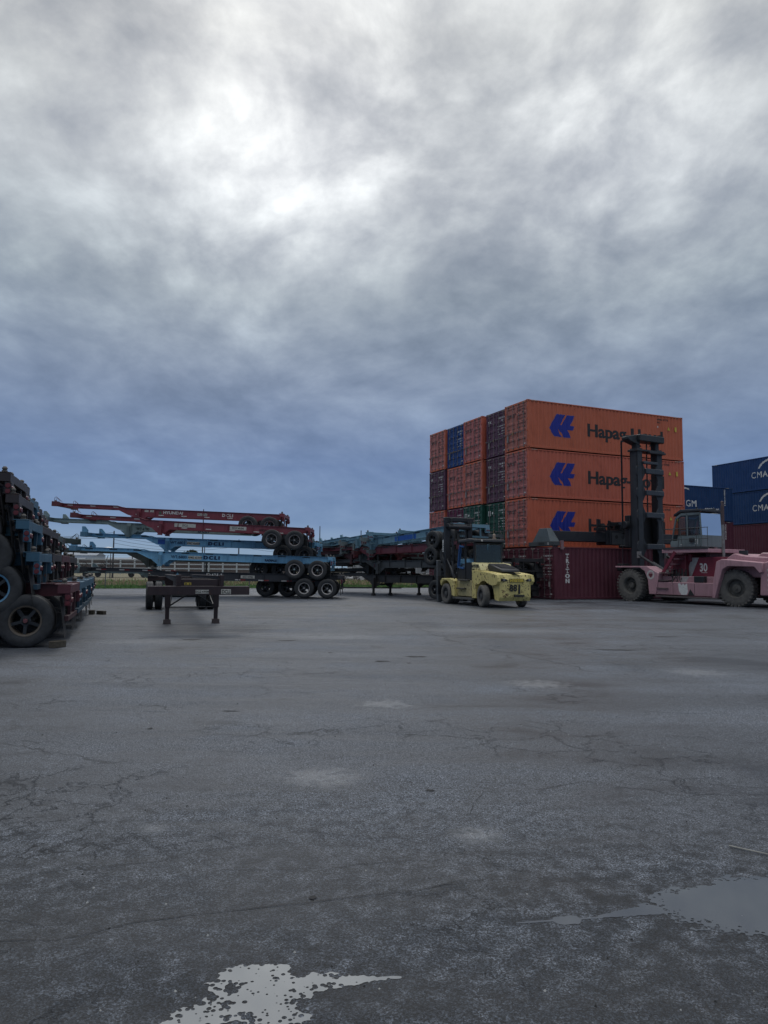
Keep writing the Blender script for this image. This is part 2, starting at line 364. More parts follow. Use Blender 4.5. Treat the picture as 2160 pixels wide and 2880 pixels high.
def cap(x, y, ax, ay, bx, by, ra, rb):
    t = max(0, min(1, ((x - ax) * (bx - ax) + (y - ay) * (by - ay)) / ((bx - ax) ** 2 + (by - ay) ** 2)))
    dd = math.hypot(x - ax - t * (bx - ax), (y - ay - t * (by - ay))); return 1 - dd / (ra + (rb - ra) * t)
def pebbles(x, y, k):
    return noise.voronoi(V(x * k, y * k, 0))[0][0]
def pud1(x, y):
    b = max(cap(x, y, -.50, 2.78, -.24, 2.88, .26, .17), cap(x, y, -.50, 2.78, -.74, 2.60, .22, .13), cap(x, y, -.55, 2.93, -.40, 2.98, .14, .12), cap(x, y, -.24, 2.89, .08, 2.93, .085, .012) * .9, cap(x, y, -.48, 2.80, -.30, 2.68, .24, .14))
    if b < .02: return -1
    return (min(b, .80) - .52) * 1.25 + fb(x, y, 6) * .42 + noise.noise(V(x * 20, y * 20, 9)) * .26 - max(0, .62 - pebbles(x, y, 42)) * 1.15 + .05
def pud2(x, y):
    b = max(1 - math.hypot((x - 2.12) / 1.35, (y - 3.56) / .50), cap(x, y, 1.3, 3.51, 1.02, 3.44, .10, .02) * .8, cap(x, y, .88, 3.405, .83, 3.395, .07, .06), cap(x, y, 1.02, 3.43, .62, 3.37, .018, .012) * .8)
    if b < .02: return -1
    return (min(b, .62) - .36) * 1.5 + fb(x, y, 5) * .16 + noise.noise(V(x * 18, y * 26, 9)) * .18 - max(0, .58 - pebbles(x, y * 1.3, 38)) * .9 * max(0, 1 - max(0, b - .2) * 2.6)
puddle('puddle', -.95, .2, 2.45, 3.12, .004, pud1, water_mat('sky_sheen_water', (.19, .20, .205), 2.2))  # pale grey diffuse stands in for the bright sky mirrored in the water
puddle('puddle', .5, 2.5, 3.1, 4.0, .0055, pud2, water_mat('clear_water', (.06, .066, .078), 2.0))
# tar-dark cracks running across the yard
CRK = simple('crack_fill', (.018, .018, .019), .85, var=.4, bmp=0)
def crack(pts, w, jit, name='tar_crack'):
    mb = MB(); rnd = random.Random(int(pts[0][0] * 97)); P = []; w *= .62
    for (a, b) in zip(pts[:-1], pts[1:]):
        n = max(2, int(math.dist(a, b) / (.12 + w)))
        for i in range(n):
            q = i / n; P.append(V(a[0] + (b[0] - a[0]) * q, a[1] + (b[1] - a[1]) * q, .004) + V(rnd.uniform(-jit, jit), rnd.uniform(-jit, jit), 0) + V(noise.noise(V(i * .13, a[0] * 9, 1)), noise.noise(V(i * .11, a[1] * 7, 5)), 0) * jit * 3.5)
    P.append(V(*pts[-1], .004)); k = len(P); vs = []
    for i, p in enumerate(P):
        a = (P[min(k - 1, i + 1)] - P[max(0, i - 1)]).normalized(); u = V(-a.y, a.x, 0) * w * rnd.uniform(.15, 1) * min(1, 4 * i / k + .1, 4 * (k - i) / k)
        vs += [p + u, p - u]
    mb.add(vs, [(2 * i, 2 * i + 1, 2 * i + 3, 2 * i + 2) for i in range(k - 1)])
    return tag(mb.build(name, CRK, smooth=0), None, None, kind='structure')
crack([(.1, 24.5), (1.2, 18.2), (1.7, 15.6), (2.6, 13.6), (3.2, 11.8), (4.1, 10.2), (4.6, 9.6)], .018, .06)
crack([(.1, 5.6), (.9, 5.35), (1.5, 5.5), (2.3, 5.2), (3.2, 5.35)], .006, .03)
crack([(.15, 4.95), (.6, 4.75), (.75, 5.3)], .005, .02)
crack([(1.2, 3.9), (.3, 3.75), (-.5, 3.55), (-1.3, 3.25), (-2.2, 3.1)], .005, .025)
crack([(.4, 4.1), (-.2, 3.95), (-.9, 3.9)], .004, .02)
crack([(-.4, 4.4), (-1.2, 4.05), (-2.3, 3.65)], .005, .03)
crack([(-.9, 3.55), (-1.5, 3.3), (-2.0, 3.35)], .004, .02)
def blot(x, y, rx, ry):
    mb = MB(); n = 26; rnd = random.Random(int(x * 31 + y)); vs = [(x + rx * math.cos(6.283 * i / n) * (1 + rnd.uniform(-.45, .25)), y + ry * math.sin(6.283 * i / n) * (1 + rnd.uniform(-.5, .3)), .004) for i in range(n)]
    mb.add(vs, [tuple(range(n))]); return tag(mb.build('surface_crack', CRK, smooth=0), None, None, kind='structure')
for a in ((.62, 13.2, .22, .09), (-.02, 12.5, .14, .07), (.45, 12.3, .05, .04), (4.75, 14.6, .42, .08), (-4.2, 15.9, .22, .10), (-2.1, 15.9, .25, .06), (-1.7, 8.1, .13, .02), (.35, 5.3, .04, .02), (6.9, 17.6, .3, .1), (-.33, 3.6, .02, .02), (-2.3, 7.2, .03, .03), (-1.0, 13.7, .04, .05)): blot(*a)
# a pale stick and loose stones
mb = MB(); mb.tube((2.03, 4.29, .008), (2.20, 4.16, .009), .004, 7, .003)
tag(mb.build('stick', simple('pale_wood', (.30, .29, .26), .8)), 'thin pale stick lying on the asphalt above the large puddle', 'stick')
mb = MB(); rnd = random.Random(3)
for i in range(300):
    y = 2.4 + 20 * rnd.random() ** 1.8; x = rnd.uniform(-.58, .58) * y; r = rnd.uniform(.002, .006) * (1 + y * .06)
    mb.add([(x - r, y, .0), (x, y - r, 0), (x + r, y + r * .2, 0), (x, y + r, 0), (x + rnd.uniform(-.3, .3) * r, y, r * 1.1)], [(0, 1, 4), (1, 2, 4), (2, 3, 4), (3, 0, 4)], rnd.choice((0, 0, 0, 1)))
tag(mb.build('loose_stones', [simple('dark_stone', (.03, .03, .03), .9), simple('pale_stone', (.4, .4, .38), .9)], smooth=0), 'small loose stones and grit scattered over the asphalt', 'stones', kind='stuff')
# ------------------------------------------------------------------ lettering
def text_mesh(body, size, bold=0., wide=1., align='LEFT', spacing=1., heavy=0.):
    cu = bpy.data.curves.new('t', 'FONT'); cu.body = body; cu.size = size; cu.offset = bold; cu.align_x = align; cu.space_character = spacing; cu.resolution_u = 3
    o = bpy.data.objects.new('t', cu); C.objects.link(o); dg = bpy.context.evaluated_depsgraph_get()
    me = bpy.data.meshes.new_from_object(o.evaluated_get(dg)); bpy.data.objects.remove(o)
    if heavy:
        bm = bmesh.new()
        for k, dx in enumerate((-heavy, 0, heavy)):
            n0 = len(bm.verts); bm.from_mesh(me); bm.verts.ensure_lookup_table()
            for v in bm.verts[n0:]: v.co.x += dx; v.co.z += .0012 * k
        bm.to_mesh(me); bm.free()
    if wide != 1.:
        for v in me.vertices: v.co.x *= wide
    return me
def lettering(body, size, loc, rot, m, parent, drape=None, bold=0., wide=1., align='LEFT', spacing=1., label=None, mesh=None, name='lettering', heavy=0.):
    key = ('txt', body, size, tuple(loc) if drape else 0, m.name, bold, wide, align, spacing, heavy)
    def mk():
        me = mesh or text_mesh(body, size, bold, wide, align, spacing, heavy)
        if drape:
            bm = bmesh.new(); bm.from_mesh(me); x0 = loc[0]
            xs = [v.co.x for v in bm.verts]
            for bx in drape.breaks:
                if min(xs) < bx - x0 < max(xs):
                    bmesh.ops.bisect_plane(bm, geom=bm.verts[:] + bm.edges[:] + bm.faces[:], plane_co=(bx - x0, 0, 0), plane_no=(1, 0, 0), dist=1e-5)
            for v in bm.verts: v.co.z -= drape.depth(v.co.x + x0)
            bm.to_mesh(me); bm.free()
        me.materials.clear(); me.materials.append(m); return me
    o = link(name, cached(key, mk), parent, loc=loc, rot=rot)
    if label: o['label'] = label
    return o
def poly_mesh(name, pts):
    me = bpy.data.meshes.new(name); bm = bmesh.new(); f = bm.faces.new([bm.verts.new((x, y, 0)) for x, y in pts])
    bmesh.ops.triangulate(bm, faces=[f]); bm.to_mesh(me); bm.free(); return me
RX = (R(90), 0, 0); RDOOR = (R(90), 0, R(-90))

# ------------------------------------------------------------------ shipping containers
# local frame: doors at x=0 facing -x, long side at y=0 facing -y
CL, CW, CH = 12.192, 2.438, 2.896
class Corr:
    pitch = .278; start = .20; dep = .036
    n = int((CL - .4) / .278)
    breaks = []
    @classmethod
    def prof(c):
        out = [(c.start, 0.)]; 
        for i in range(c.n):
            x = c.start + i * c.pitch; out += [(x + .072, 0.), (x + .140, c.dep), (x + .210, c.dep), (x + .278, 0.)]
        return out
    @classmethod
    def depth(c, x):
        q = (x - c.start)
        if q < 0 or q > c.n * c.pitch: return 0.
        q %= c.pitch
        return 0. if q < .072 else c.dep * (q - .072) / .068 if q < .14 else c.dep if q < .21 else c.dep * (.278 - q) / .068
Corr.breaks = [p[0] for p in Corr.prof()]
def corr_sheet(sgn, y):
    mb = MB(); P = Corr.prof() ; P = [(.15, 0.)] + P + [(CL - .15, 0.)]
    vs = []
    for x, dd in P: vs += [(x, y + sgn * dd, .15), (x, y + sgn * dd, CH - .07)]
    mb.add(vs, [(2 * i, 2 * i + 2, 2 * i + 3, 2 * i + 1) for i in range(len(P) - 1)]); return mb
def cont_meshes():
    D = {}
    mb = MB()
    for y0, y1 in ((0, .07), (CW - .07, CW)):
        mb.box(.165, CL - .165, y0, y1, .0 + .03, .155); mb.box(.165, CL - .165, y0 + .005, y1 - .005, CH - .075, CH - .008)
    for x0, x1 in ((0, .10), (CL - .10, CL)):
        mb.box(x0, x1, .165, CW - .165, .03, .15); mb.box(x0, x1, .165, CW - .165, CH - .13, CH - .008)
    for x0 in (0, CL - .15):
        for y0 in (0, CW - .10): mb.box(x0 + .004, x0 + .146, y0 + .004, y0 + .096, .12, CH - .12)
    D['frame'] = mb.data('frame', CPAINT, bevel=.006)
    D['side_l'] = corr_sheet(1, .020).data('side_panel', CPAINT, smooth=0)
    D['side_r'] = corr_sheet(-1, CW - .020).data('side_panel', CPAINT, smooth=0)
    mb = MB(); vs = []; k = 60
    for i in range(k + 1):
        x = .1 + (CL - .2) * i / k; zz = CH - .03 - (.02 if i % 2 else 0); vs += [(x, .06, zz), (x, CW - .06, zz)]
    mb.add(vs, [(2 * i, 2 * i + 2, 2 * i + 3, 2 * i + 1) for i in range(k)]); D['roof'] = mb.data('roof_panel', CPAINT, smooth=0)
    mb = MB(); vs = []
    for i in range(17):
        y = .1 + (CW - .2) * i / 16; xx = CL - .03 - (.04 if i % 4 in (1, 2) else 0); vs += [(xx, y, .14), (xx, y, CH - .12)]
    mb.add(vs, [(2 * i, 2 * i + 2, 2 * i + 3, 2 * i + 1) for i in range(16)]); D['end'] = mb.data('end_panel', CPAINT, smooth=0)
    mb = MB(); mb.box(.15, CL - .1, .07, CW - .07, .09, .14); D['floor'] = mb.data('floor_panel', DARK)
    # a door leaf: sheet with five recessed bands between a frame, gasket, hinges
    mb = MB(); w = 1.098; h0, h1 = .165, CH - .145
    mb.box(.012, .05, 0, .09, h0, h1); mb.box(.012, .05, w - .09, w, h0, h1)
    zs = [h0]; bands = 5; step = (h1 - h0 - .10) / bands; vs = []; prof = [(.016, h0)]
    for i in range(bands):
        a = h0 + .08 + i * step; prof += [(.016, a), (.048, a + .05), (.048, a + step - .17), (.016, a + step - .11)]
    prof += [(.016, h1)]
    for x, zz in prof: vs += [(x, .09, zz), (x, w - .09, zz)]
    mb.add(vs, [(2 * i, 2 * i + 1, 2 * i + 3, 2 * i + 2) for i in range(len(prof) - 1)])
    D['door'] = mb.data('door', CPAINT, smooth=0)
    mb = MB()
    for zz in (.45, 1.05, 1.75, 2.4): mb.box(-.012, .03, -.05, .05, zz - .05, zz + .05); mb.tube((-.012, 0, zz - .06), (-.012, 0, zz + .06), .014, 6)
    D['hinge'] = mb.data('hinge', CPAINT)
    mb = MB(); mb.tube((-.035, 0, .10), (-.035, 0, CH - .08), .017, 7)
    for zz in (.14, .62, 1.35, 2.1, CH - .12): mb.box(-.055, .02, -.05, .05, zz - .03, zz + .03)
    mb.obox((-.06, .17, 1.06), (.02, .42, .03)); mb.box(-.06, .0, .33, .39, 1.0, 1.12)
    D['rod'] = mb.data('lock_rod', STEELP)
    mb = MB(); mb.box(0, .178, 0, .162, 0, .118)
    mb.box(-.004, .0, .045, .115, .03, .09, 1); mb.box(.05, .13, -.004, 0, .03, .09, 1)
    D['casting'] = mb.data('corner_casting', [CPAINT, BLACK], bevel=.01)
    mb = MB()
    for i in range(5):
        y = .20 + i * .085; mb.add([(-.004, y, CH - .045), (-.004, y + .04, CH - .045), (-.004, y + .07, CH - .10), (-.004, y + .03, CH - .10)], [(0, 1, 2, 3)])
        y = CW - .20 - i * .085; mb.add([(-.004, y, CH - .045), (-.004, y - .04, CH - .045), (-.004, y - .01, CH - .10), (-.004, y + .03, CH - .10)], [(0, 1, 2, 3)])
        x = .30 + i * .085; mb.add([(x, -.003, CH - .015), (x + .04, -.003, CH - .015), (x + .01, -.003, CH - .065), (x - .03, -.003, CH - .065)], [(0, 1, 2, 3)])
        x = CL - .75 + i * .085; mb.add([(x, -.003, CH - .015), (x + .04, -.003, CH - .015), (x + .01, -.003, CH - .065), (x - .03, -.003, CH - .065)], [(0, 1, 2, 3)])
    D['hazard'] = mb.data('height_marking', YHAZ, smooth=0)
    return D
STEELP = paint('galvanised_rod', .62, .5, .3, flat=(.20, .17, .165))
YHAZ = simple('faded_hazard_mark', (.45, .42, .33), .7, var=.3)
ORANGE, PURP, DBLUE, MAROON, GREEN = (.64, .160, .088), (.115, .050, .085), (.010, .055, .17), (.15, .035, .055), (.014, .085, .060)
BROWN = (.125, .032, .052)
def container(label, loc, rz, col, doors=True, group=None, rods=True):
    D = cached('cont', cont_meshes)
    t = thing('shipping_container', label, 'container', loc, rz, group)
    j = random.uniform(.92, 1.07); col = (col[0] * j, col[1] * j * random.uniform(.95, 1.06), col[2] * j * random.uniform(.92, 1.14))
    for n, k in (('frame', 'frame'), ('side_panel', 'side_l'), ('side_panel', 'side_r'), ('roof_panel', 'roof'), ('end_panel', 'end')): link(n, D[k], t, col)
    link('floor_panel', D['floor'], t)
    dcol = (col[0] * .80, col[1] * 1.12, col[2] * 1.75) if col[0] > .45 else col
    for y in (.114, CW - .114 - 1.098):
        dd = link('door', D['door'], t, dcol, (0, y, 0))
        lk = link('hinge', D['hinge'], dd, col, (0, -.03 if y < 1 else 1.128, 0)); lk['kind'] = 'stuff'
        if rods:
            for yy in (.27, .80): link('lock_rod', D['rod'], dd, col, (0, yy, 0))
    for sx in (0, 1):
        for sy in (0, 1):
            for z0 in (0, CH - .118):
                o = link('corner_casting', D['casting'], t, col, (sx * CL, sy * CW, z0)); 
                o.scale = (1 - 2 * sx, 1 - 2 * sy, 1) if not (sx and sy) else (1, 1, 1)
                if sx and sy: o.rotation_euler = (0, 0, math.pi)
                o.location.x += (-.003, .003)[sx]; o.location.y += (-.003, .003)[sy]
    link('height_marking', D['hazard'], t)['kind'] = 'stuff'
    return t
def doorprint(t, num, m, name=None, seed=1, plate=True):
    rnd = random.Random(seed)
    lettering(num, .125, (-.006, 1.03, 2.36), RDOOR, m, t, bold=.004); lettering('45G1', .12, (-.006, .62, 2.20), RDOOR, m, t, bold=.004)
    for i, (a, b) in enumerate((('MAX. GROSS', '32500 KGS'), ('TARE', '3900 KGS'), ('NET', '28600 KGS'), ('CU. CAP.', '76.4 CU.M'))):
        lettering(a, .075, (-.006, 1.05, 1.86 - i * .17), RDOOR, m, t, bold=.003); lettering(b, .075, (-.006, .62, 1.86 - i * .17), RDOOR, m, t, bold=.003)
    if name: lettering(name, .19, (-.006, 2.22, 2.18), RDOOR, m, t, bold=.006)
    if plate:
        mb = MB(); mb.box(-.008, .0, 2.00, 2.20, .62, 1.02); mb.build('plate', GREYPL, t)
    mb = MB(); mb.add([(-.009, 1.64, 1.02), (-.009, 1.50, 1.02), (-.009, 1.57, 1.20)], [(0, 1, 2)]); mb.build('warning_sticker', YLW, t, smooth=0)
    mb = MB(); mb.box(-.0095, -.006, .24, .40, .26, .33); mb.build('sticker', WTAPE, t)
GREYPL = simple('grey_plate', (.22, .21, .20), .5, var=.3)
LOGO = [(0, .365), (.10, .595), (.295, 1), (.623, .993), (.426, .54), (.475, .535), (.698, .99), (1, .994), (.82, .547), (1.0, .53), (.918, .347), (.711, .342), (.846, .01), (.557, 0), (.534, .06), (.49, .16), (.35, .342), (.328, .337), (.41, .135), (.485, .01), (.18, .02)]
def hapag_side(t, num):
    me = lambda s, dx, dz: poly_mesh('emblem', [((x - .5) * s + dx, (y - .5) * s * .74 + dz) for x, y in LOGO])
    lettering('emblemback' + num, 1, (2.50, -.0, 1.50), RX, PALEOR, t, drape=DR, mesh=me(1.96, 0, 0), name='emblem_outline').location.y = .016
    lettering('emblem' + num, 1, (2.50, .0, 1.50), RX, LBLUE, t, drape=DR, mesh=me(1.88, 0, 0), name='emblem').location.y = .012
    lettering('Hapag-Lloyd', 1.12, (4.35, .0, 1.04), RX, BLACK, t, drape=DR, bold=.020, heavy=.026, wide=1.09, spacing=1.0).location.y = .013
    for b, s, x, zz in ((num, .16, 10.0, 2.55), ('45G1', .15, 10.0, 2.36)): lettering(b, s, (x, .0, zz), RX, BLACK, t, drape=DR, bold=.006).location.y = .013
    mb = MB(); mb.add([(10.86, .008, 1.95), (11.10, .008, 1.95), (10.98, .008, 2.19)], [(0, 1, 2)]); mb.build('warning_sticker', YLW, t, smooth=0)
    mb = MB(); mb.box(11.50, 11.66, .003, .012, 1.90, 2.20); mb.build('sticker', YLW, t)
    mb = MB(); mb.box(10.02, 10.10, .003, .012, 2.05, 2.16); mb.build('sticker', WTAPE, t)
PALEOR = simple('pale_outline', (.40, .15, .12), .6, var=.15, bmp=0)
DR = Corr
yawH = R(23.3); Hc = V(8.43, 41.4, 0); aH = V(math.cos(yawH), math.sin(yawH), 0); bH = V(-aH.y, aH.x, 0); ZS = 2.935
cols = [  # from the ground up, for each column counted from the lettered corner
    (0.0, [('maroon', MAROON), ('orange', ORANGE), ('orange', ORANGE), ('orange', ORANGE)]),
    (.20, [('maroon', MAROON), ('dark green', GREEN), ('dark purple', PURP), ('dark purple', PURP)]),
    (.0, [('maroon', MAROON), ('dark green', GREEN), ('orange', ORANGE), ('orange', ORANGE)]),
    (.12, [('orange', ORANGE), ('plum', (.16, .03, .07)), ('orange', ORANGE), ('dark blue', (.010, .055, .21))]),
    (.0, [('maroon', MAROON), ('orange', ORANGE), ('dark purple', PURP), ('orange', ORANGE)])]
lv = ['lowest', 'second up', 'third up', 'on top']
cw = ['in the corner column with long side showing', 'in the column beside the corner column', 'in the middle column', 'in the second column from the left end', 'in the leftmost column']
off = 0; k = 0
for ci, (dx, st) in enumerate(cols):
    for li, (cn, cc) in enumerate(st):
        p = Hc + aH * (dx + random.uniform(-.02, .02)) + bH * off + V(0, 0, li * ZS + .0)
        t = container('%s container %s %s, tall block' % (cn, lv[li], cw[ci]), p + bH * random.uniform(-.012, .012), yawH + R(random.uniform(-.12, .12)), cc, group='containers stacked in the tall block'); k += 1
        if cn == 'orange':
            doorprint(t, 'HLBU %d' % (172300 + k * 4117 % 9000), BLACK, 'Hapag-Lloyd', k)
            if ci == 0: hapag_side(t, 'HAMU 617315' if li == 3 else 'HAMU 517615' if li == 2 else 'HAMU 517570')
        elif cn == 'plum': doorprint(t, 'CAIU 842271', WHITE, None, k); lettering('CAI', .36, (-.008, 2.2, 2.0), RDOOR, WHITE, t, bold=.012)
        elif cn == 'dark green':
            doorprint(t, 'UASU 845172' if ci == 1 else 'UASU 847293', WHITE, None, k)
            mb = MB(); mb.box(-.008, 0, 1.92, 2.22, 2.12, 2.42); mb.build('placard', WHITE, t); mb = MB(); mb.box(-.010, -.008, 1.96, 2.18, 2.16, 2.36); mb.build('placard_print', GREYPL, t)
            mb = MB(); mb.lathe([(0, -.008), (.075, -.008)], (0, 1.70, 2.28), 'x', 14); mb.build('round_sticker', WHITE, t, smooth=0)
        else:
            doorprint(t, 'TCNU %d' % (145000 + k * 3391), WHITE, None, k)
            if cn == 'dark purple': lettering('TEX', .20, (-.008, 2.2, 2.25), RDOOR, WHITE, t, bold=.008)
    off += CW + (.08, .20, .08, .15, 0)[ci]
# maroon container on the ground, held by the spreader
yawT = R(22); Tc = V(9.35, 39.0, 0); aT = V(math.cos(yawT), math.sin(yawT), 0); bT = V(-aT.y, aT.x, 0)
t = container('maroon container with vertical white lettering on the ground under the spreader', Tc, yawT, BROWN)
doorprint(t, 'TCNU 304467 1', WHITE, None, 77, plate=False)
for i, ch in enumerate('TRITON'):
    o = lettering(ch, .31, (.87, .0, 2.30 - i * .276), RX, WHITE, t, drape=DR, bold=.015, align='CENTER', wide=1.2); o.location.y = .013
    mb = MB(); zb = 2.30 - i * .276; hc = .215
    for dx in ((0,) if ch in 'TI' else ()): mb.box(.87 + dx - .07, .87 + dx + .07, .009, .0105, zb, zb + .034)
    if ch == 'I': mb.box(.80, .94, .009, .0105, zb + hc - .034, zb + hc)
    if mb.v: mb.build('serif', WHITE, t, smooth=0)
mb = MB(); mb.box(-.012, 0, 1.80, 2.08, 1.70, 2.16); mb.build('placard', PLATE, t)
mb = MB(); mb.box(-.014, -.012, 1.86, 2.02, 1.92, 2.10); mb.build('placard_print', BLACK, t)
mb = MB(); mb.box(-.008, 0, .40, .56, .70, .98); mb.build('plate', PLATE, t)
# far blue and maroon stacks
yawB = R(23); aB = V(math.cos(yawB), math.sin(yawB), 0); Bc = V(29.9, 60.7, 0) - aB * CL
yawC = R(-70.5); Cc = V(31.3, 67.4, 0)
def cma(t, x, full=True):
    lettering('CMA CGM', .78, (x, 0, 1.12), RX, WHITE, t, drape=DR, bold=.0, heavy=.014, wide=.98, spacing=1.14).location.y = .013
    for (r0, r1, a0, a1, cz) in ((1.62, 1.50, 168, 62, 1.72), ):
        pts = [(x + 2.35 + r0 * math.cos(R(a)), cz + r0 * .62 * math.sin(R(a)) + .0) for a in range(a0, a1, -8)] + [(x + 2.43 + (r1) * math.cos(R(a)), cz + r1 * .575 * math.sin(R(a))) for a in range(a1, a0, 8)]
        pts = [(p[0] - x, p[1] - 1.12) for p in pts]
        lettering('arc%.2f' % x, 1, (x, 0, 1.12), RX, WHITE, t, drape=DR, mesh=poly_mesh('swoosh', pts), name='swoosh').location.y = .013
    lettering('wing%.2f' % x, 1, (x + 1.9, 0, .42), RX, WHITE, t, drape=DR, mesh=poly_mesh('wing', [(0, 0), (1.6, 0), (1.5, .12), (.45, .26)]), name='swoosh').location.y = .013
for li in range(3):
    cc = (MAROON, BROWN, DBLUE)[li]
    t = container(('maroon container on the ground in the far stack behind the handler cab', 'maroon container in the middle of the far stack behind the handler cab', 'dark blue container with white lettering on top of the far stack behind the handler cab')[li], Bc + V(0, 0, li * ZS), yawB, cc, group='containers stacked behind the handler cab')
    o = lettering('TCLU 501143 8' if li < 2 else 'CMAU 411562 2', .2, (11.2, 0, 2.72), (R(90), R(90), 0), WHITE, t, bold=.008, name='lettering'); o.location.y = .0
    if li == 2:
        cma(t, 4.2); lettering('container', .44, (9.0, 0, .86), RX, WHITE, t, drape=DR, bold=.014, wide=.95).location.y = .013
        lettering('leasing', .44, (9.55, 0, .46), RX, WHITE, t, drape=DR, bold=.02, wide=.95).location.y = .013
for li in range(4):
    cc = (BROWN, BROWN, DBLUE, DBLUE)[li]
    t = container(('maroon container on the ground in the stack at the right edge', 'maroon container second from the ground in the stack at the right edge', 'dark blue container with white arc third from the ground at the right edge', 'dark blue container with white arc at the top of the right edge stack')[li], Cc + V(0, 0, li * ZS), yawC, cc, group='containers stacked at the right edge')
    if li > 1: cma(t, 4.5)

# ------------------------------------------------------------------ wheels
def tyre_data(R0, Wd, rim, key, m, lug=0, n=36):
    def mk():
        w = Wd / 2; mb = MB()
        prof = [(rim, -w * .78), (rim + .03, -w * .95), (R0 * .80, -w * 1.02), (R0 * .93, -w * .92), (R0 * .985, -w * .78), (R0, -w * .62), (R0, -w * .30), (R0 * .975, -w * .27), (R0 * .975, -w * .20), (R0, -w * .17),
                (R0, w * .17), (R0 * .975, w * .20), (R0 * .975, w * .27), (R0, w * .30), (R0, w * .62), (R0 * .985, w * .78), (R0 * .93, w * .92), (R0 * .80, w * 1.02), (rim + .03, w * .95), (rim, w * .78)]
        mb.lathe(prof, n=n, closed=True)
        if lug:
            for i in range(lug):
                for s in (-1, 1):
                    a = 2 * math.pi * (i + (.25 if s > 0 else -.25)) / lug; c = V(math.cos(a), 0, math.sin(a))
                    mb.obox(c * (R0 - .012) + V(0, s * w * .56, 0), (.07, w * .95, .075 * R0 / .8), (0, -a, s * .32))
                    mb.obox(c * (R0 * .945) + V(0, s * w * .90, 0), (.12, w * .12, .07 * R0 / .8), (0, -a, 0))
        return mb.data('tyre', m, smooth=40)
    return cached(('tyre', key), mk)
def rim_data():
    def mk():
        mb = MB(); mb.lathe([(.272, -.115), (.300, -.125), (.302, -.105), (.285, -.095), (.268, .10), (.255, .10), (.262, -.095), (.272, -.115)], n=32)
        return mb.data('rim', PAINT)
    return cached('rim', mk)
def spider_data():
    def mk():
        mb = MB(); mb.lathe([(0, -.10), (.05, -.10), (.06, -.07), (.10, -.065), (.11, -.03), (.11, .08), (0, .08)], n=14)
        for i in range(5):
            a = 2 * math.pi * i / 5 + .3; c = V(math.cos(a), 0, math.sin(a)); mb.bar(c * .08 + V(0, -.03, 0), c * .262 + V(0, -.045, 0), .075, .06)
            mb.obox(c * .25 + V(0, -.07, 0), (.05, .03, .05), (0, -a, 0))
        return mb.data('hub', DARK)
    return cached('spider', mk)
def cap_data():
    def mk():
        mb = MB(); mb.lathe([(0, -.135), (.035, -.135), (.045, -.12), (.045, -.09)], n=12); return mb.data('hub_cap', PAINT)
    return cached('capd', mk)

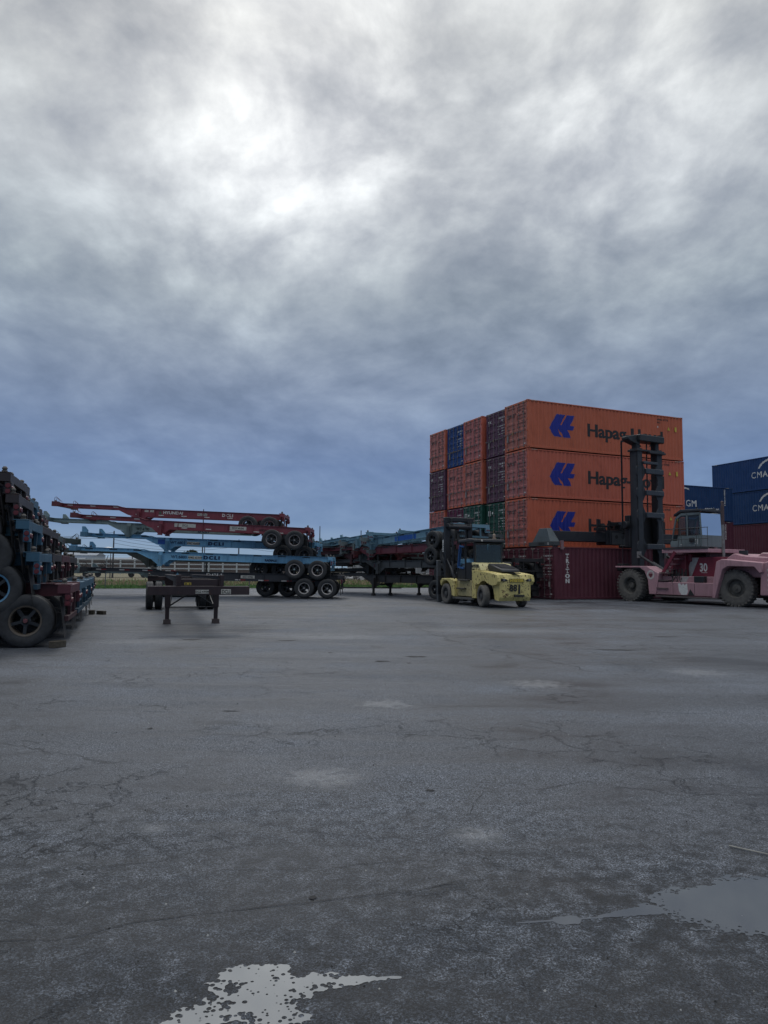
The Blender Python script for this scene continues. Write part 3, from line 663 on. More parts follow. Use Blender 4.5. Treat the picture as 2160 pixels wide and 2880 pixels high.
# ------------------------------------------------------------------ container chassis (local: nose at x=0, rear at x=L, tyres on z=0)
GZ, MZ = 1.32, 1.22
def chassis(label, L=12.4, body=(.1, .02, .03), rim=(.4, .4, .4), nose='box', legx=4.6, legz=.44, group=None, axle0=None, low_bolster=False, cap=(.3, .3, .3), wheels=True):
    t = thing('container_chassis', label, 'chassis', group=group)
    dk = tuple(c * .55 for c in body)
    key = ('rail', L, low_bolster, legx)
    def rail():
        mb = MB()
        top = [(0, GZ), (3.35, GZ), (3.75, MZ), (L - .12, MZ)]; bot = [(L - .12, MZ - .22), (L - .7, MZ - .24), (L - 1.0, .84), (4.35, .80), (4.0, .84), (3.30, GZ - .17), (0, GZ - .17)]
        if legx < 4: top = [(0, GZ + .06), (L - .12, GZ - .03)]; bot = [(L - .12, 1.0), (L - 1, .88), (legx + .5, .86), (legx - .6, GZ - .24), (0, GZ - .20)]
        mb.prism(top + bot, 'y', -.009, .009)
        for a, b in zip(top[:-1], top[1:]): mb.bar((a[0], 0, a[1] + .006), (b[0], 0, b[1] + .006), .13, .016)
        bb = bot[::-1]
        for a, b in zip(bb[:-1], bb[1:]): mb.bar((a[0], 0, a[1] - .006), (b[0], 0, b[1] - .006), .13, .016)
        x = legx + .9
        while x < L - 1.2: mb.bar((x, .04, .83), (x, .04, MZ - .02), .02, .06); mb.bar((x, -.04, .83), (x, -.04, MZ - .02), .02, .06); x += 1.35
        return mb.data('main_rail', PAINT, smooth=0)
    for s in (-1, 1): link('main_rail', cached(key, rail), t, body, (0, s * .5, 0))
    def cross(): return MB().box(-.03, .03, -.49, .49, -.055, .055).box(-.06, .06, -.49, .49, .055, .065).data('cross_member', PAINT, smooth=0)
    xs = [.9, 1.8, 2.7] + [3.8 + i * .95 for i in range(int((L - 4.2) / .95))]
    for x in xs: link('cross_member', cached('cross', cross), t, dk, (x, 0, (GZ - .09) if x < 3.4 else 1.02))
    # nose bolster
    def nb():
        mb = MB(); z0, z1 = (GZ - .40, GZ - .20) if low_bolster else (GZ - .19, GZ + .03)
        if low_bolster:
            mb.box(-.06, .02, -1.22, 1.22, z0, z1); mb.box(-.06, .22, -1.22, 1.22, z1, z1 + .014); mb.box(.02, .20, -1.18, 1.18, z0, z0 + .014)
            for y in (-.53, .50): mb.box(.0, .30, y - .06, y + .06, z1 + .014, GZ + .09)
            mb.box(.06, .12, -.47, .44, z1 + .02, GZ - .02)
        else:
            mb.box(0, .26, -1.20, 1.20, z0, z1)
            for s in (-1, 1): mb.box(-.03, .34, s * 1.22 - .10, s * 1.22 + .10, z0 - .03, z1 + .02)
        return mb.data('front_bolster', PAINT, bevel=.006)
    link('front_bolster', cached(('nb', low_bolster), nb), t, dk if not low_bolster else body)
    if nose == 'guide':
        def gd(): return MB().prism([(0, 0), (.34, 0), (.34, .12), (.16, .32), (0, .32)], 'y', -.035, .035).data('guide_plate', PAINT)
        for s in (-1, 1): link('guide_plate', cached('gd', gd), t, body, (.02, s * 1.2, GZ + .03))
    elif nose == 'loop':
        def lp(): return MB().path([(0, 0, 0), (.02, 0, .22), (.10, 0, .26), (.34, 0, .02)], .012, 5).path([(.1, .06, 0), (.1, .06, .24), (.42, .06, .0)], .010, 5).data('guide_loop', PAINT)
        for s in (-1, 1): link('guide_loop', cached('lp', lp), t, dk, (.06, s * 1.2, GZ + .05))
    def pin(): return MB().lathe([(.055, 0), (.055, .02), (.032, .03), (.05, .045), (.052, .07), (.03, .10), (0, .105)], ax='z', n=10).data('twist_lock', PAINT)
    for x in (.12, L - .12):
        for s in (-1, 1):
            if low_bolster and x < 1: continue
            link('twist_lock', cached('pin', pin), t, (.10, .09, .08), (x, s * 1.16, (GZ + .03) if x < 1 else MZ + .03))
    # landing gear: bracket, legs and braces
    def bracket():
        mb = MB()
        for s in (-1, 1):
            mb.box(-.11, .11, s * .56 - .05, s * .56 + .05, .52, MZ - .02)
            mb.prism([(-.12, .78), (-.50, .80), (-.12, .50)], 'y', s * .555 - .01, s * .555 + .01); mb.prism([(.12, .78), (.12, .50), (.50, .79)], 'y', s * .555 - .01, s * .555 + .01)
        mb.box(-.05, .05, -.5, .5, .62, .72); return mb.data('leg_bracket', PAINT, smooth=0)
    if not low_bolster: link('leg_bracket', cached('brk', bracket), t, body, (legx, 0, 0))
    def leg():
        mb = MB(); sp = .69; z0 = legz
        mb.box(-.075, .075, -.075, .075, max(z0 + .1, .42 if legz > .2 else .46), 1.05)
        if legz < .2: mb.box(-.055, .055, -.055, .055, z0 + .08, .5)
        mb.box(-.12, .12, -.11, .11, z0, z0 + .02); mb.prism([(-.11, z0 + .02), (.11, z0 + .02), (.08, z0 + .13), (-.08, z0 + .13)], 'y', -.10, .10)
        return mb.data('landing_leg', PAINT, bevel=.004)
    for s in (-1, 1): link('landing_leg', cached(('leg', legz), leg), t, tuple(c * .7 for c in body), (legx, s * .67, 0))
    if legz < .2:
        mb = MB(); mb.tube((legx, -.62, .50), (legx, -.02, .90), .025, 6).tube((legx, .62, .50), (legx, .02, .90), .025, 6).tube((legx, -.62, .46), (legx + .9, -.5, .9), .02, 6).tube((legx, .62, .46), (legx + .9, .5, .9), .02, 6).tube((legx, -.6, .47), (legx, .6, .47), .018, 6)
        mb.build('leg_brace', DARK, t)
    # rear bolster with lamps, bumper, mudflaps
    def rb():
        mb = MB(); mb.box(-.24, 0, -1.22, 1.22, MZ - .17, MZ + .0); mb.box(-.30, .0, -1.22, -.80, MZ + .004, MZ + .022); mb.box(-.30, .0, .80, 1.22, MZ + .004, MZ + .022)
        for s in (-1, 1): mb.box(-.10, .02, s * 1.05 - .16, s * 1.05 + .16, MZ - .42, MZ - .175)
        return mb.data('rear_bolster', PAINT, bevel=.006)
    link('rear_bolster', cached('rb', rb), t, body, (L, 0, 0))
    def bump_(): 
        mb = MB(); mb.box(-.08, 0, -1.1, 1.1, .50, .60)
        for s in (-1, 1): mb.box(-.07, -.01, s * .5 - .05, s * .5 + .05, .60, MZ - .18)
        return mb.data('rear_bumper', PAINT, smooth=0)
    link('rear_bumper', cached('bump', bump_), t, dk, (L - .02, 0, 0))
    def lamp(): return MB().lathe([(0, .028), (.045, .024), (.055, .0)], ax='x', n=14).data('tail_light', RED)
    for s in (-1, 1):
        for dy in (-.075, .075): link('tail_light', cached('lamp', lamp), t, None, (L + .02, s * 1.05 + dy, MZ - .30))
        def sl_(): return MB().lathe([(0, -.02), (.045, -.016), (.05, 0)], n=12).data('side_lamp', RED)
    for dz in (-.25, -.36): link('side_lamp', cached('slamp', sl_), t, None, (L - .04, -1.215, MZ + dz))
    def flap():
        mb = MB(); vs = []
        for i in range(7):
            q = i / 6; xx = .05 * math.sin(q * 3) + .10 * q * q
            for y in (-.30, -.1, .1, .30): vs.append((xx + .02 * math.sin(y * 9 + q * 3), y, -.80 * q))
        mb.add(vs, [(i * 4 + j, i * 4 + j + 1, i * 4 + j + 5, i * 4 + j + 4) for i in range(6) for j in range(3)])
        o = mb.data('mudflap', FLAP, smooth=60); return o
    ax = [L - 2.0, L - .78]
    if not wheels: return t
    for s in (-1, 1): link('mudflap', cached('flap', flap), t, None, (ax[1] + .60, s * .97, .98))
    # running gear
    def susp():
        mb = MB()
        for s in (-1, 1):
            for x in (-1.30, -.61, .08, ): mb.prism([(x - .16, .86), (x + .16, .86), (x + .07, .60), (x - .07, .60)], 'y', s * .5 - .05, s * .5 + .05)
            for x in (-1.22, 0):
                for i in range(4): mb.bar((x - .58 + i * .06, s * .5, .60 + i * .018 + .03), (x, s * .5, .60 + i * .018 - .01), .07, .012); mb.bar((x + .58 - i * .06, s * .5, .60 + i * .018 + .03), (x, s * .5, .60 + i * .018 - .01), .07, .012)
        for x in (-1.22, 0): mb.tube((x + .25, -.3, .62), (x + .25, .3, .62), .09, 10); mb.box(x + .1, x + .2, -.46, .46, .78, .86)
        return mb.data('suspension', GREASE, smooth=0)
    link('suspension', cached('susp', susp), t, None, (ax[1], 0, 0))
    def axl(): return MB().tube((0, -1.0, 0), (0, 1.0, 0), .065, 10).data('axle', GREASE)
    Ty = tyre_data(.515, .262, .285, 'std', RUB)
    for x in ax:
        link('axle', cached('axl', axl), t, None, (x, 0, .515))
        for s in (-1, 1):
            for y in (.80, 1.13):
                o = link('tyre', Ty, t, None, (x, s * y, .515), (0, random.uniform(0, 6), 0 if s < 0 else math.pi))
                if y > 1:
                    link('rim', rim_data(), o, rim); h = link('hub', spider_data(), o)
                    link('hub_cap', cap_data(), o, cap)
    return t
def place_rear(t, L, X, Y, zoff, yaw=0, tilt=0):
    t.rotation_euler = (0, tilt, yaw); m = Euler((0, tilt, yaw)).to_matrix(); p = V(X, Y, zoff) - m @ V(L, 0, 0)
    t.location = p; return t
def tape(t, L, zt, kind='redwhite', y=-.515, x0=.5, step=.62):
    mb = MB(); x = x0; i = 0
    while x < L - 1.0:
        zz = zt if x > 4.3 else GZ - .10
        if kind == 'redwhite':
            mb.box(x, x + .28, y - .004, y, zz, zz + .055, 0); mb.box(x + .28, x + .56, y - .004, y, zz, zz + .055, 1)
        elif kind == 'white': mb.box(x, x + .30, y - .004, y, zz, zz + .05, 0)
        else: mb.box(x, x + .42, y - .004, y, zz, zz + .05, 2)
        x += step if kind == 'redwhite' else 1.3; i += 1
    mb.build('reflective_tape', [WTAPE, RTAPE, DARK], t, smooth=0)['kind'] = 'stuff'
def railtext(t, s, x, z, size, m, y=-.524, **kw): return lettering(s, size, (x, y, z), RX, m, t, **kw)
def sign(t, x0, x1, z0, z1, m=PLATE, y=-.520, s=None, ts=.15, tm=None):
    mb = MB(); mb.box(x0, x1, y, y + .010, z0, z1); mb.build('number_plate', m, t)
    if s: lettering(s, ts, ((x0 + x1) / 2, y - .004, z0 + (z1 - z0 - ts * .7) / 2), RX, tm or BLACK, t, align='CENTER', bold=.003, wide=.85)
CM, CB, CG, CK = (.25, .050, .072), (.20, .46, .68), (.26, .35, .36), (.038, .041, .05)
# --- stack in the middle distance, near row and back row
YN, YB = 38.9, 40.7
g1 = 'chassis stacked nose to the left in the middle distance'
def rearx(px, Y): return (px - 1080) / 2000 * (Y - .5)
L = 13.8; t = chassis('black chassis with red and white tape lowest in the middle stack', L, CK, (.50, .48, .47), 'loop', group=g1); place_rear(t, L, rearx(966, YN), YN, 0, 0, R(.9))
tape(t, L, .83, 'redwhite', step=1.25); railtext(t, 'DCLI', 6.45, .97, .27, WHITE, bold=.016, spacing=1.35, wide=1.15); sign(t, 8.3, 9.05, .95, 1.10, s='AESZ 409985', ts=.12)
mb = MB(); mb.add([(4.75, -.52, .95), (5.05, -.52, .95), (4.9, -.52, 1.18)], [(0, 1, 2)]); mb.build('triangle_emblem', simple('pale_blue_print', (.10, .26, .38), .6), t, smooth=0)
L = 13.9; t = chassis('light blue chassis with white rims riding on the black one, lettered in dark blue', L, CB, (.55, .50, .48), 'guide', group=g1, cap=(.35, .45, .45)); place_rear(t, L, rearx(938, YN), YN, .96, 0, R(1.5))
tape(t, L, 1.15, 'dark')
DBT = simple('dark_blue_lettering', (.005, .018, .07), .6, bmp=0)
railtext(t, 'DCLI', 6.9, .90, .25, DBT, bold=.010, heavy=.012, spacing=1.4, wide=1.25); railtext(t, 'RADIALS', 10.2, .90, .15, DBT, bold=.008, wide=1.1); railtext(t, 'WT.6800', 5.15, .90, .22, DBT, bold=.004); sign(t, 6.0 + .08, 6.80, .87, 1.05, s='APMZ 427829', ts=.15)
L = 12.7; t = chassis('maroon chassis with DCLI plate, two tandem wheels hanging before the blue rails', L, CM, (.30, .27, .27), 'loop', group=g1); place_rear(t, L, rearx(873, YN), YN, 2.52, 0, R(2.5))
tape(t, L, .86, 'white'); sign(t, 5.3, 6.45, .93, 1.13, s='DCLI', ts=.16); sign(t, 8.3, 9.2, .93, 1.12, s='DCLZ 401565', ts=.13); railtext(t, 'RADIALS', 9.9, .95, .13, BLACK, bold=.004)
L = 12.6; t = chassis('grey green chassis on the ground in the back row of the middle stack', L, CG, (.05, .05, .05), 'guide', group=g1); place_rear(t, L, rearx(855, YB), YB, 0, 0, R(.5))
L = 12.9; t = chassis('green and maroon chassis low in the back row, nose showing under the blue beam', L, (.09, .11, .10), (.05, .05, .05), 'loop', group=g1); place_rear(t, L, rearx(835, YB), YB, .96, 0, R(1.3))
L = 13.2; t = chassis('light blue chassis half hidden behind the maroon wheels, riding in the back row', L, CB, (.15, .13, .12), 'guide', group=g1); place_rear(t, L, rearx(899, YB), YB, 1.78, 0, R(1.6))
tape(t, L, 1.15, 'dark'); railtext(t, 'DCLI', 6.9, .90, .25, DBT, bold=.010, heavy=.012, spacing=1.4, wide=1.25); railtext(t, 'WT.6800', 4.75, .90, .22, DBT, bold=.004); sign(t, 5.55 + .15, 6.4, .87, 1.05, s='APMZ 426828', ts=.15)
mb = MB(); mb.box(4.05, 4.62, -.521, -.512, .86, 1.12); mb.build('blue_patch', simple('blue_patch_paint', (.012, .07, .30), .5), t)
L = 12.3; t = chassis('grey green chassis below the top maroon pair, dark lettering partly covered', L, CG, (.2, .2, .2), 'guide', group=g1, wheels=False); place_rear(t, L, rearx(745, YB), YB, 2.58, 0, R(1.9))
railtext(t, 'WT.6700', 5.0, .86, .19, BLACK, bold=.003); railtext(t, 'APMZ 409456', 6.1, .86, .19, BLACK, bold=.003, wide=.8); railtext(t, 'DCLI', 8.5, .86, .22, DBT, bold=.01, spacing=1.4)
L = 12.9; t = chassis('maroon chassis at the very top of the middle stack with white lettering', L, CM, (.25, .22, .22), 'loop', group=g1); place_rear(t, L, rearx(801, YB), YB, 3.38, 0, R(2.0))
tape(t, L, .86, 'white'); railtext(t, 'HYUNDAI', 5.95, .98, .22, WHITE, bold=.008, wide=1.15); sign(t, 7.9, 8.45, .95, 1.09, s='DCLZ 401963', ts=.1); railtext(t, 'DCLI', 9.3, .96, .23, WHITE, bold=.012, spacing=1.35)
mb = MB(); mb.add([(5.70, -.522, .98), (5.88, -.522, .98), (5.79, -.522, 1.13)], [(0, 1, 2)]); mb.build('triangle_emblem', simple('green_print', (.05, .12, .07), .6), t, smooth=0)
for s_, x_ in (('ID', 4.9), ('WT', 5.2)): sign(t, x_, x_ + .22, 1.04, 1.16)
# --- single chassis facing the camera
L = 12.2
t = chassis('single maroon brown chassis standing alone on its landing legs, nose to the camera', L, (.036, .020, .024), (.1, .1, .1), None, legx=2.9, legz=.0, low_bolster=True)
t.location = (-4.55, 17.7, -.035); t.rotation_euler = (0, R(.0), R(108.3))
t.location.z = 0
RF = (R(90), 0, R(-90))
def fsign(x, y0, y1, z0, z1, s, ts, m=PLATE):
    mb = MB(); mb.box(x - .006, x, y0, y1, z0, z1); mb.build('number_plate', m, t); lettering(s, ts, (x - .010, (y0 + y1) / 2, z0 + (z1 - z0 - ts * .7) / 2), RF, BLACK, t, align='CENTER', bold=.003, wide=.75)
fsign(-.061, -.22, .10, .955, 1.045, 'DCLZ 419184', .072); fsign(-.061, -.76, -.52, .94, 1.06, 'DCLI', .125); fsign(.058, .20, .36, 1.16, 1.22, '04 - 25', .06, YLW)
# --- near left pile: six stacks going back, five levels
g2 = 'chassis piled at the left edge, rear ends to the right'
rowc = [(-6.25, 15.5), (-7.05, 18.2), (-8.1, 20.9), (-9.25, 23.7), (-10.7, 26.6)]
blu, mar, grn, drk = (.040, .13, .21), (.10, .02, .032), (.06, .09, .09), (.030, .022, .026)
colr = [[mar, blu, blu, drk, drk], [blu, drk, drk, blu, drk], [blu, mar, drk, drk, drk], [blu, drk, grn, drk, blu], [drk, drk, drk, mar, drk]]
cnm = {blu: 'blue', mar: 'maroon', grn: 'green', drk: 'rusty dark'}
lvn = ['on the ground', 'on the second level', 'on the third level', 'on the fourth level', 'on the topmost level']
stn = ['in the nearest stack of the left pile', 'in the second stack of the left pile', 'in the middle stack of the left pile', 'in the fourth stack back of the left pile', 'in the farthest stack of the left pile']
RP = [[205, 230, 247, 258, 262], [112, 150, 178, 196, 205], [78, 112, 140, 155, 165], [45, 66, 85, 98, 111], [20, 36, 44, 50, 60]]
hz = [[0, .63, 1.27, 1.78, 2.2], [0, .66, 1.33, 2.02, 2.4]]
ypile = R(19.5); ax_, ay_ = math.cos(ypile), math.sin(ypile)
for i in range(5):
    cx, cyy = -6.26 - i * 2.65 * ay_, 14.3 + i * 2.65 * ax_
    for l in range(5):
        if i == 4 and l == 4: continue
        L = 12.2; bc = colr[i][l]; k = (RP[l][i] - 1080) / 2000; sft = (k * cyy - cx) / (ax_ - k * ay_)
        if l == 0: sft = max(-.25, min(.25, sft))
        t = chassis('%s chassis %s %s' % (cnm[bc], lvn[l], stn[i]), L, bc, (.10, .26, .42) if (i, l) == (0, 1) else (.11, .09, .07) if l == 0 else (.12, .12, .13), 'loop', group=g2, cap=(.16, .05, .06))
        place_rear(t, L, cx + sft * ax_ - 1.22 * ay_, cyy + sft * ay_ + 1.22 * ax_, hz[i > 0][l], ypile + R(random.uniform(-.6, .6)), R(.6))
        if i == 0 and l < 2: tape(t, L, 1.14, 'redwhite' if l == 0 else 'dark', step=1.25, x0=9.2)
t = chassis('green chassis nose sticking out to the right behind the left pile', 12.2, (.06, .10, .085), (.1, .1, .1), 'loop', group=None); t.rotation_euler = (0, R(1.2), R(183)); t.location = (-14.7, 33.4, 1.55)
# --- chaotic pile behind the forklift
g3 = 'chassis heaped behind the yellow forklift'
hd = -50.0; yw = R(hd)
blu2, mar2, dk2, gr2 = (.05, .13, .20), (.10, .028, .034), (.030, .030, .033), (.09, .11, .12)
lb2 = (.13, .27, .36)
lb2, pg2 = (.17, .33, .43), (.20, .25, .26)
A = [((5.0, 37.6), 0, 0, dk2, 'dark', 0., 1, 12.4), ((4.9, 37.8), .92, -.4, (.07, .08, .09), 'dark grey', .6, 1, 12.4), ((-.9, 44.7), 1.45, -1.0, mar2, 'maroon', 0., 0, 5.5), ((4.9, 37.7), 1.85, -1.2, (.16, .04, .06), 'plum', -.2, 1, 12.4), ((-1.6, 45.4), 2.05, -.5, pg2, 'pale grey', -.3, 0, 5.2), ((4.95, 37.7), 2.80, -4.2, lb2, 'light blue', -.1, 1, 12.4)]
Bq = [((7.75, 38.9), 0, 0, dk2, 'dark', 0., 1, 12.4), ((7.6, 39.0), 1.0, 0, dk2, 'black', .5, 1, 12.4), ((1.0, 47.1), 1.7, .6, blu2, 'blue', 0., 0, 6.0), ((.3, 47.9), 2.3, -.4, pg2, 'grey', -1., 0, 6.2), ((5.9, 41.4), 2.45, -3.8, (.10, .13, .14), 'slate', .4, 1, 12.4), ((5.4, 41.9), 3.10, -4.4, lb2, 'light blue', -.6, 0, 12.4)]
extra = []
for i, (npx, nz, tl_, cc, cn) in enumerate(((912, 2.02, -5.0, lb2, 'pale blue'), (903, 1.72, -5.0, pg2, 'mint grey'), (963, 1.80, -4.4, lb2, 'sky blue'), (936, 1.42, -4.0, pg2, 'grey green'), (920, 1.12, -3.6, (.10, .13, .14), 'slate'), (941, .62, -2.6, dk2, 'sooty'), (955, .22, -1.8, dk2, 'rusty black'), (1000, 2.20, -5.2, lb2, 'washed blue'), (1028, 1.35, -3.8, pg2, 'silvery'), (985, .95, -3.0, (.12, .035, .04), 'maroon'))):
    # short front frames heaped on the nose ends of both stacks
    LL_ = 6.4 - .25 * (i % 3); nx, ny = (npx - 1080) / 2000 * 48.2, 48.2 + .3 * (i % 4)
    extra.append(((nx + .643 * LL_, ny - .766 * LL_), nz + LL_ * math.sin(R(-tl_)), tl_, cc, cn, 0., 0, LL_))
nth = ['lowest', 'second', 'third', 'fourth', 'fifth', 'topmost']
for nm, lst in (('front', A), ('right hand', Bq), ('x', extra)):
    for i, ((X, Y), zz, tl, cc, cn, sh, wh_, LL) in enumerate(lst):
        L = LL
        t = chassis('%s chassis, %s in the %s stack of the forklift heap' % (cn, nth[i] if i < len(lst) - 1 else 'topmost', nm) if nm != 'x' else 'short %s chassis front frame heaped on the noses of the forklift heap' % cn, L, cc, (.07, .07, .07), ('loop', 'guide')[i % 2], legz=.0 if zz == 0 else .44, group=g3 if nm != 'x' else 'short frames on the heap behind the forklift', wheels=bool(wh_))
        place_rear(t, L, X + math.cos(yw) * sh, Y + math.sin(yw) * sh, zz, yw + R(random.uniform(-1.5, 1.5)), R(tl))
        if i in (1, 3, 5) and nm != 'x': tape(t, L, .86 if cc == mar2 else 1.14, 'white' if cc == mar2 else 'dark')
        if nm == 'front' and i == 5:
            railtext(t, 'DCLI', 9.2, .93, .24, DBT, bold=.01, spacing=1.4, wide=1.2); mb = MB(); mb.box(6.6, 8.4, -.521, -.512, .84, 1.12); mb.build('blue_patch', simple('bright_blue_patch', (.015, .09, .36), .5), t)
# timber blocks on the asphalt
def block(loc, size, rz, label, tl=0):
    mb = MB(); mb.box(-size[0] / 2, size[0] / 2, -size[1] / 2, size[1] / 2, 0, size[2]); o = mb.build('timber_block', WOOD, bevel=.008); o.location = loc; o.rotation_euler = (0, tl, rz); tag(o, label, 'timber block')
block((-6.42, 14.2, 0), (.30, .16, .13), R(70), 'timber block wedged against the nearest big tyre of the left pile')
block((-9.75, 24.0, 0), (.17, .16, .14), R(5), 'short square timber block lying left of a longer one on the asphalt')
block((-9.43, 24.0, 0), (.34, .13, .12), R(-28), 'longer timber block lying aslant beside the short square one')
# ------------------------------------------------------------------ container handler (x forward, y left, origin under the front axle)
PK, MR = (.55, .31, .35), (.22, .022, .05)
DG = (.032, .038, .048); GC = (.18, .225, .235)
hr = R(118.7)
H = thing('container_handler', 'faded red container handler with tall black mast and grey cab, number 30', 'container handler', (15.0, 39.29, 0), hr)
BT = tyre_data(.84, .56, .43, 'big', RUBD, lug=30, n=44)
def bigrim():
    mb = MB(); mb.lathe([(.43, -.25), (.455, -.27), (.45, -.23), (.40, -.20), (.385, -.02), (.30, .02), (.29, -.04), (.24, -.05), (.235, .0)], n=36)
    return mb.data('rim', PINKR)
PINKR = simple('dusty_rim', (.11, .105, .095), .8, var=.3)
def bighub(flat):
    mb = MB(); mb.lathe([(0, -.17), (.10, -.17), (.14, -.13), (.17, -.12), (.17, .0), (.30, .01), (.30, .05)] if not flat else [(0, -.22), (.06, -.22), (.08, -.17), (.20, -.15), (.22, -.05), (.40, -.03)], n=24)
    for i in range(10): a = 6.283 * i / 10; r = .14 if not flat else .27; mb.lathe([(0, -.05 if flat else -.15), (.02, -.05 if flat else -.15), (.02, 0)], (r * math.cos(a), -.02, r * math.sin(a)), n=6)
    return mb.data('hub', PINKR)
for (x, y, st) in ((0, 1.77, 0), (0, 1.14, 0), (0, -1.14, 0), (0, -1.77, 0), (-6.0, 1.55, R(9)), (-6.0, -1.55, R(9))):
    o = link('tyre', BT, H, None, (x, y, .835), (0, .3 * y, (math.pi if y > 0 else 0) + st))
    if abs(y) > 1.2: link('rim', cached('bigrim', bigrim), o); link('hub', cached(('bighub', x < -1), lambda: bighub(x < -1)), o)
MB().tube((0, -1.7, .84), (0, 1.7, .84), .22, 12).box(-.4, .4, -.9, .9, .5, 1.2).build('front_axle', GREASE, H)
MB().tube((-6, -1.5, .84), (-6, 1.5, .84), .14, 10).box(-6.3, -5.7, -.6, .6, .55, 1.1).build('rear_axle', GREASE, H)
MB().box(-7.3, .7, -.62, -.38, .55, 1.35).box(-7.3, .7, .38, .62, .55, 1.35).box(-5.0, -1.2, -.6, .6, .5, .7).build('frame', PAINT, H, DG)
for s in (1, -1):
    y0, y1 = sorted((s * 1.30, s * 2.06))
    a = [(math.cos(R(q)) * 1.02, .84 + math.sin(R(q)) * .98) for q in range(150, -2, -15)]
    mb = MB(); top = [(.98, 1.80), (.98, 1.88)] + [(-1.25, 1.86), (-1.95, 1.45), (-1.95, .42), (-1.22, .42)]
    # fender: top plate and the plate behind the wheel
    mb.prism([(.98, 1.78), (.98, 1.87), (-1.15, 1.87), (-1.9, 1.50), (-1.75, .42), (-1.28, .42), (-1.22, 1.15), (-1.0, 1.62), (-.72, 1.78)], 'y', y0, y1)
    mb.build('front_fender', PAINT, H, PK, bevel=.02)
    mb = MB(); mb.box(-5.05, -1.70, y0 + (.1 if s > 0 else 0), y1 - .05 + (0 if s > 0 else .05), .42, 1.06)
    mb.build('side_tank', PAINT, H, tuple(c * .85 for c in PK), bevel=.02)
    for x in (-2.75, -4.0): MB().box(x - .008, x + .008, s * 2.012 - .004, s * 2.012 + .004, .46, 1.02).build('panel_gap', DARK, H)
    MB().box(-5.3, -1.75, *sorted((s * 1.72, s * 2.12)), .30, .37).build('running_board', PAINT, H, (.12, .10, .10), bevel=.008)
    mb = MB(); mb.prism([(-5.02, .36), (-5.20, .36), (-5.62, 1.72), (-5.9, 1.86), (-7.2, 1.84), (-7.45, 1.55), (-7.6, 1.6), (-7.6, 2.02), (-5.6, 2.20), (-5.30, 2.08), (-5.10, 1.1)], 'y', y0 - (.0 if s > 0 else .06), y1 + (.06 if s > 0 else 0))
    mb.build('rear_fender', PAINT, H, PK, bevel=.025)
    # steps and ladder
    for k, (x, zz) in enumerate(((-2.05, .72), (-2.05, 1.12), (-2.15, 1.5))): MB().box(x - .42, x + .25, *sorted((s * 1.75, s * (2.10 - .06 * k))), zz, zz + .05).build('step', PAINT, H, (.16, .12, .12))
mb = MB(); mb.prism([(-7.35, .55), (-7.45, 2.0), (-7.9, 2.12), (-9.0, 2.05), (-9.2, 1.5), (-9.1, .55)], 'y', -2.0, 2.0); mb.build('counterweight', PAINT, H, PK, bevel=.05)
for i in range(5): 
    z0 = .75 + i * .22; mb = MB(); mb.add([(-7.75, 2.008, z0), (-7.75, 2.008, z0 + .10), (-8.2, 2.008, z0 + .34), (-8.2, 2.008, z0 + .24)], [(0, 1, 2, 3)]); mb.build('hazard_stripe', WTAPE, H, smooth=0)
# hood: maroon middle, pink rear deck sloping
mb = MB(); mb.box(-5.35, -2.2, -1.0, 1.10, 1.34, 2.32); mb.build('engine_cover', PAINT, H, MR, bevel=.02)
mb = MB(); mb.prism([(-5.3, 1.35), (-5.3, 2.25), (-5.7, 2.48), (-6.2, 2.36), (-8.6, 2.18), (-8.6, 1.35)], 'y', -1.35, 1.35); mb.build('rear_hood', PAINT, H, PK, bevel=.04)
mb = MB(); mb.prism([(-6.3, 2.30), (-6.6, 2.52), (-8.3, 2.42), (-8.6, 2.15)], 'y', -1.1, .6); mb.build('cooler_cover', PAINT, H, (.50, .30, .33), bevel=.05)
mb = MB(); mb.lathe([(0, .0), (.20, 0), (.20, .24), (0, .24)], (-5.85, .85, 2.38), 'z', 16); mb.build('air_filter', DARK, H)
mb = MB(); mb.add([(-2.75, 1.104, 1.36), (-3.15, 1.104, 1.36), (-3.60, 1.104, 2.30), (-3.20, 1.104, 2.30)], [(0, 1, 2, 3)]); mb.build('stripe', simple('grey_stripe', (.30, .31, .31), .5), H, smooth=0)
RS = (R(90), 0, R(180))
lettering('30', .56, (-3.62, 1.106, 1.62), RS, WHITE, H, bold=.016, wide=.8)
MB().box(-4.05, -3.72, 1.10, 1.106, 1.54, 1.56).build('underline', WHITE, H)
mb = MB(); mb.box(-5.0, -1.9, 1.0, 1.75, 1.04, 1.36); mb.build('side_deck', PAINT, H, tuple(c * .75 for c in PK), bevel=.015)
mb = MB(); mb.add([(-2.95, 1.756, 1.06), (-3.35, 1.756, 1.06), (-3.5, 1.756, 1.35), (-3.1, 1.756, 1.35)], [(0, 1, 2, 3)]); mb.build('stripe', simple('pale_stripe', (.34, .33, .33), .5), H, smooth=0)
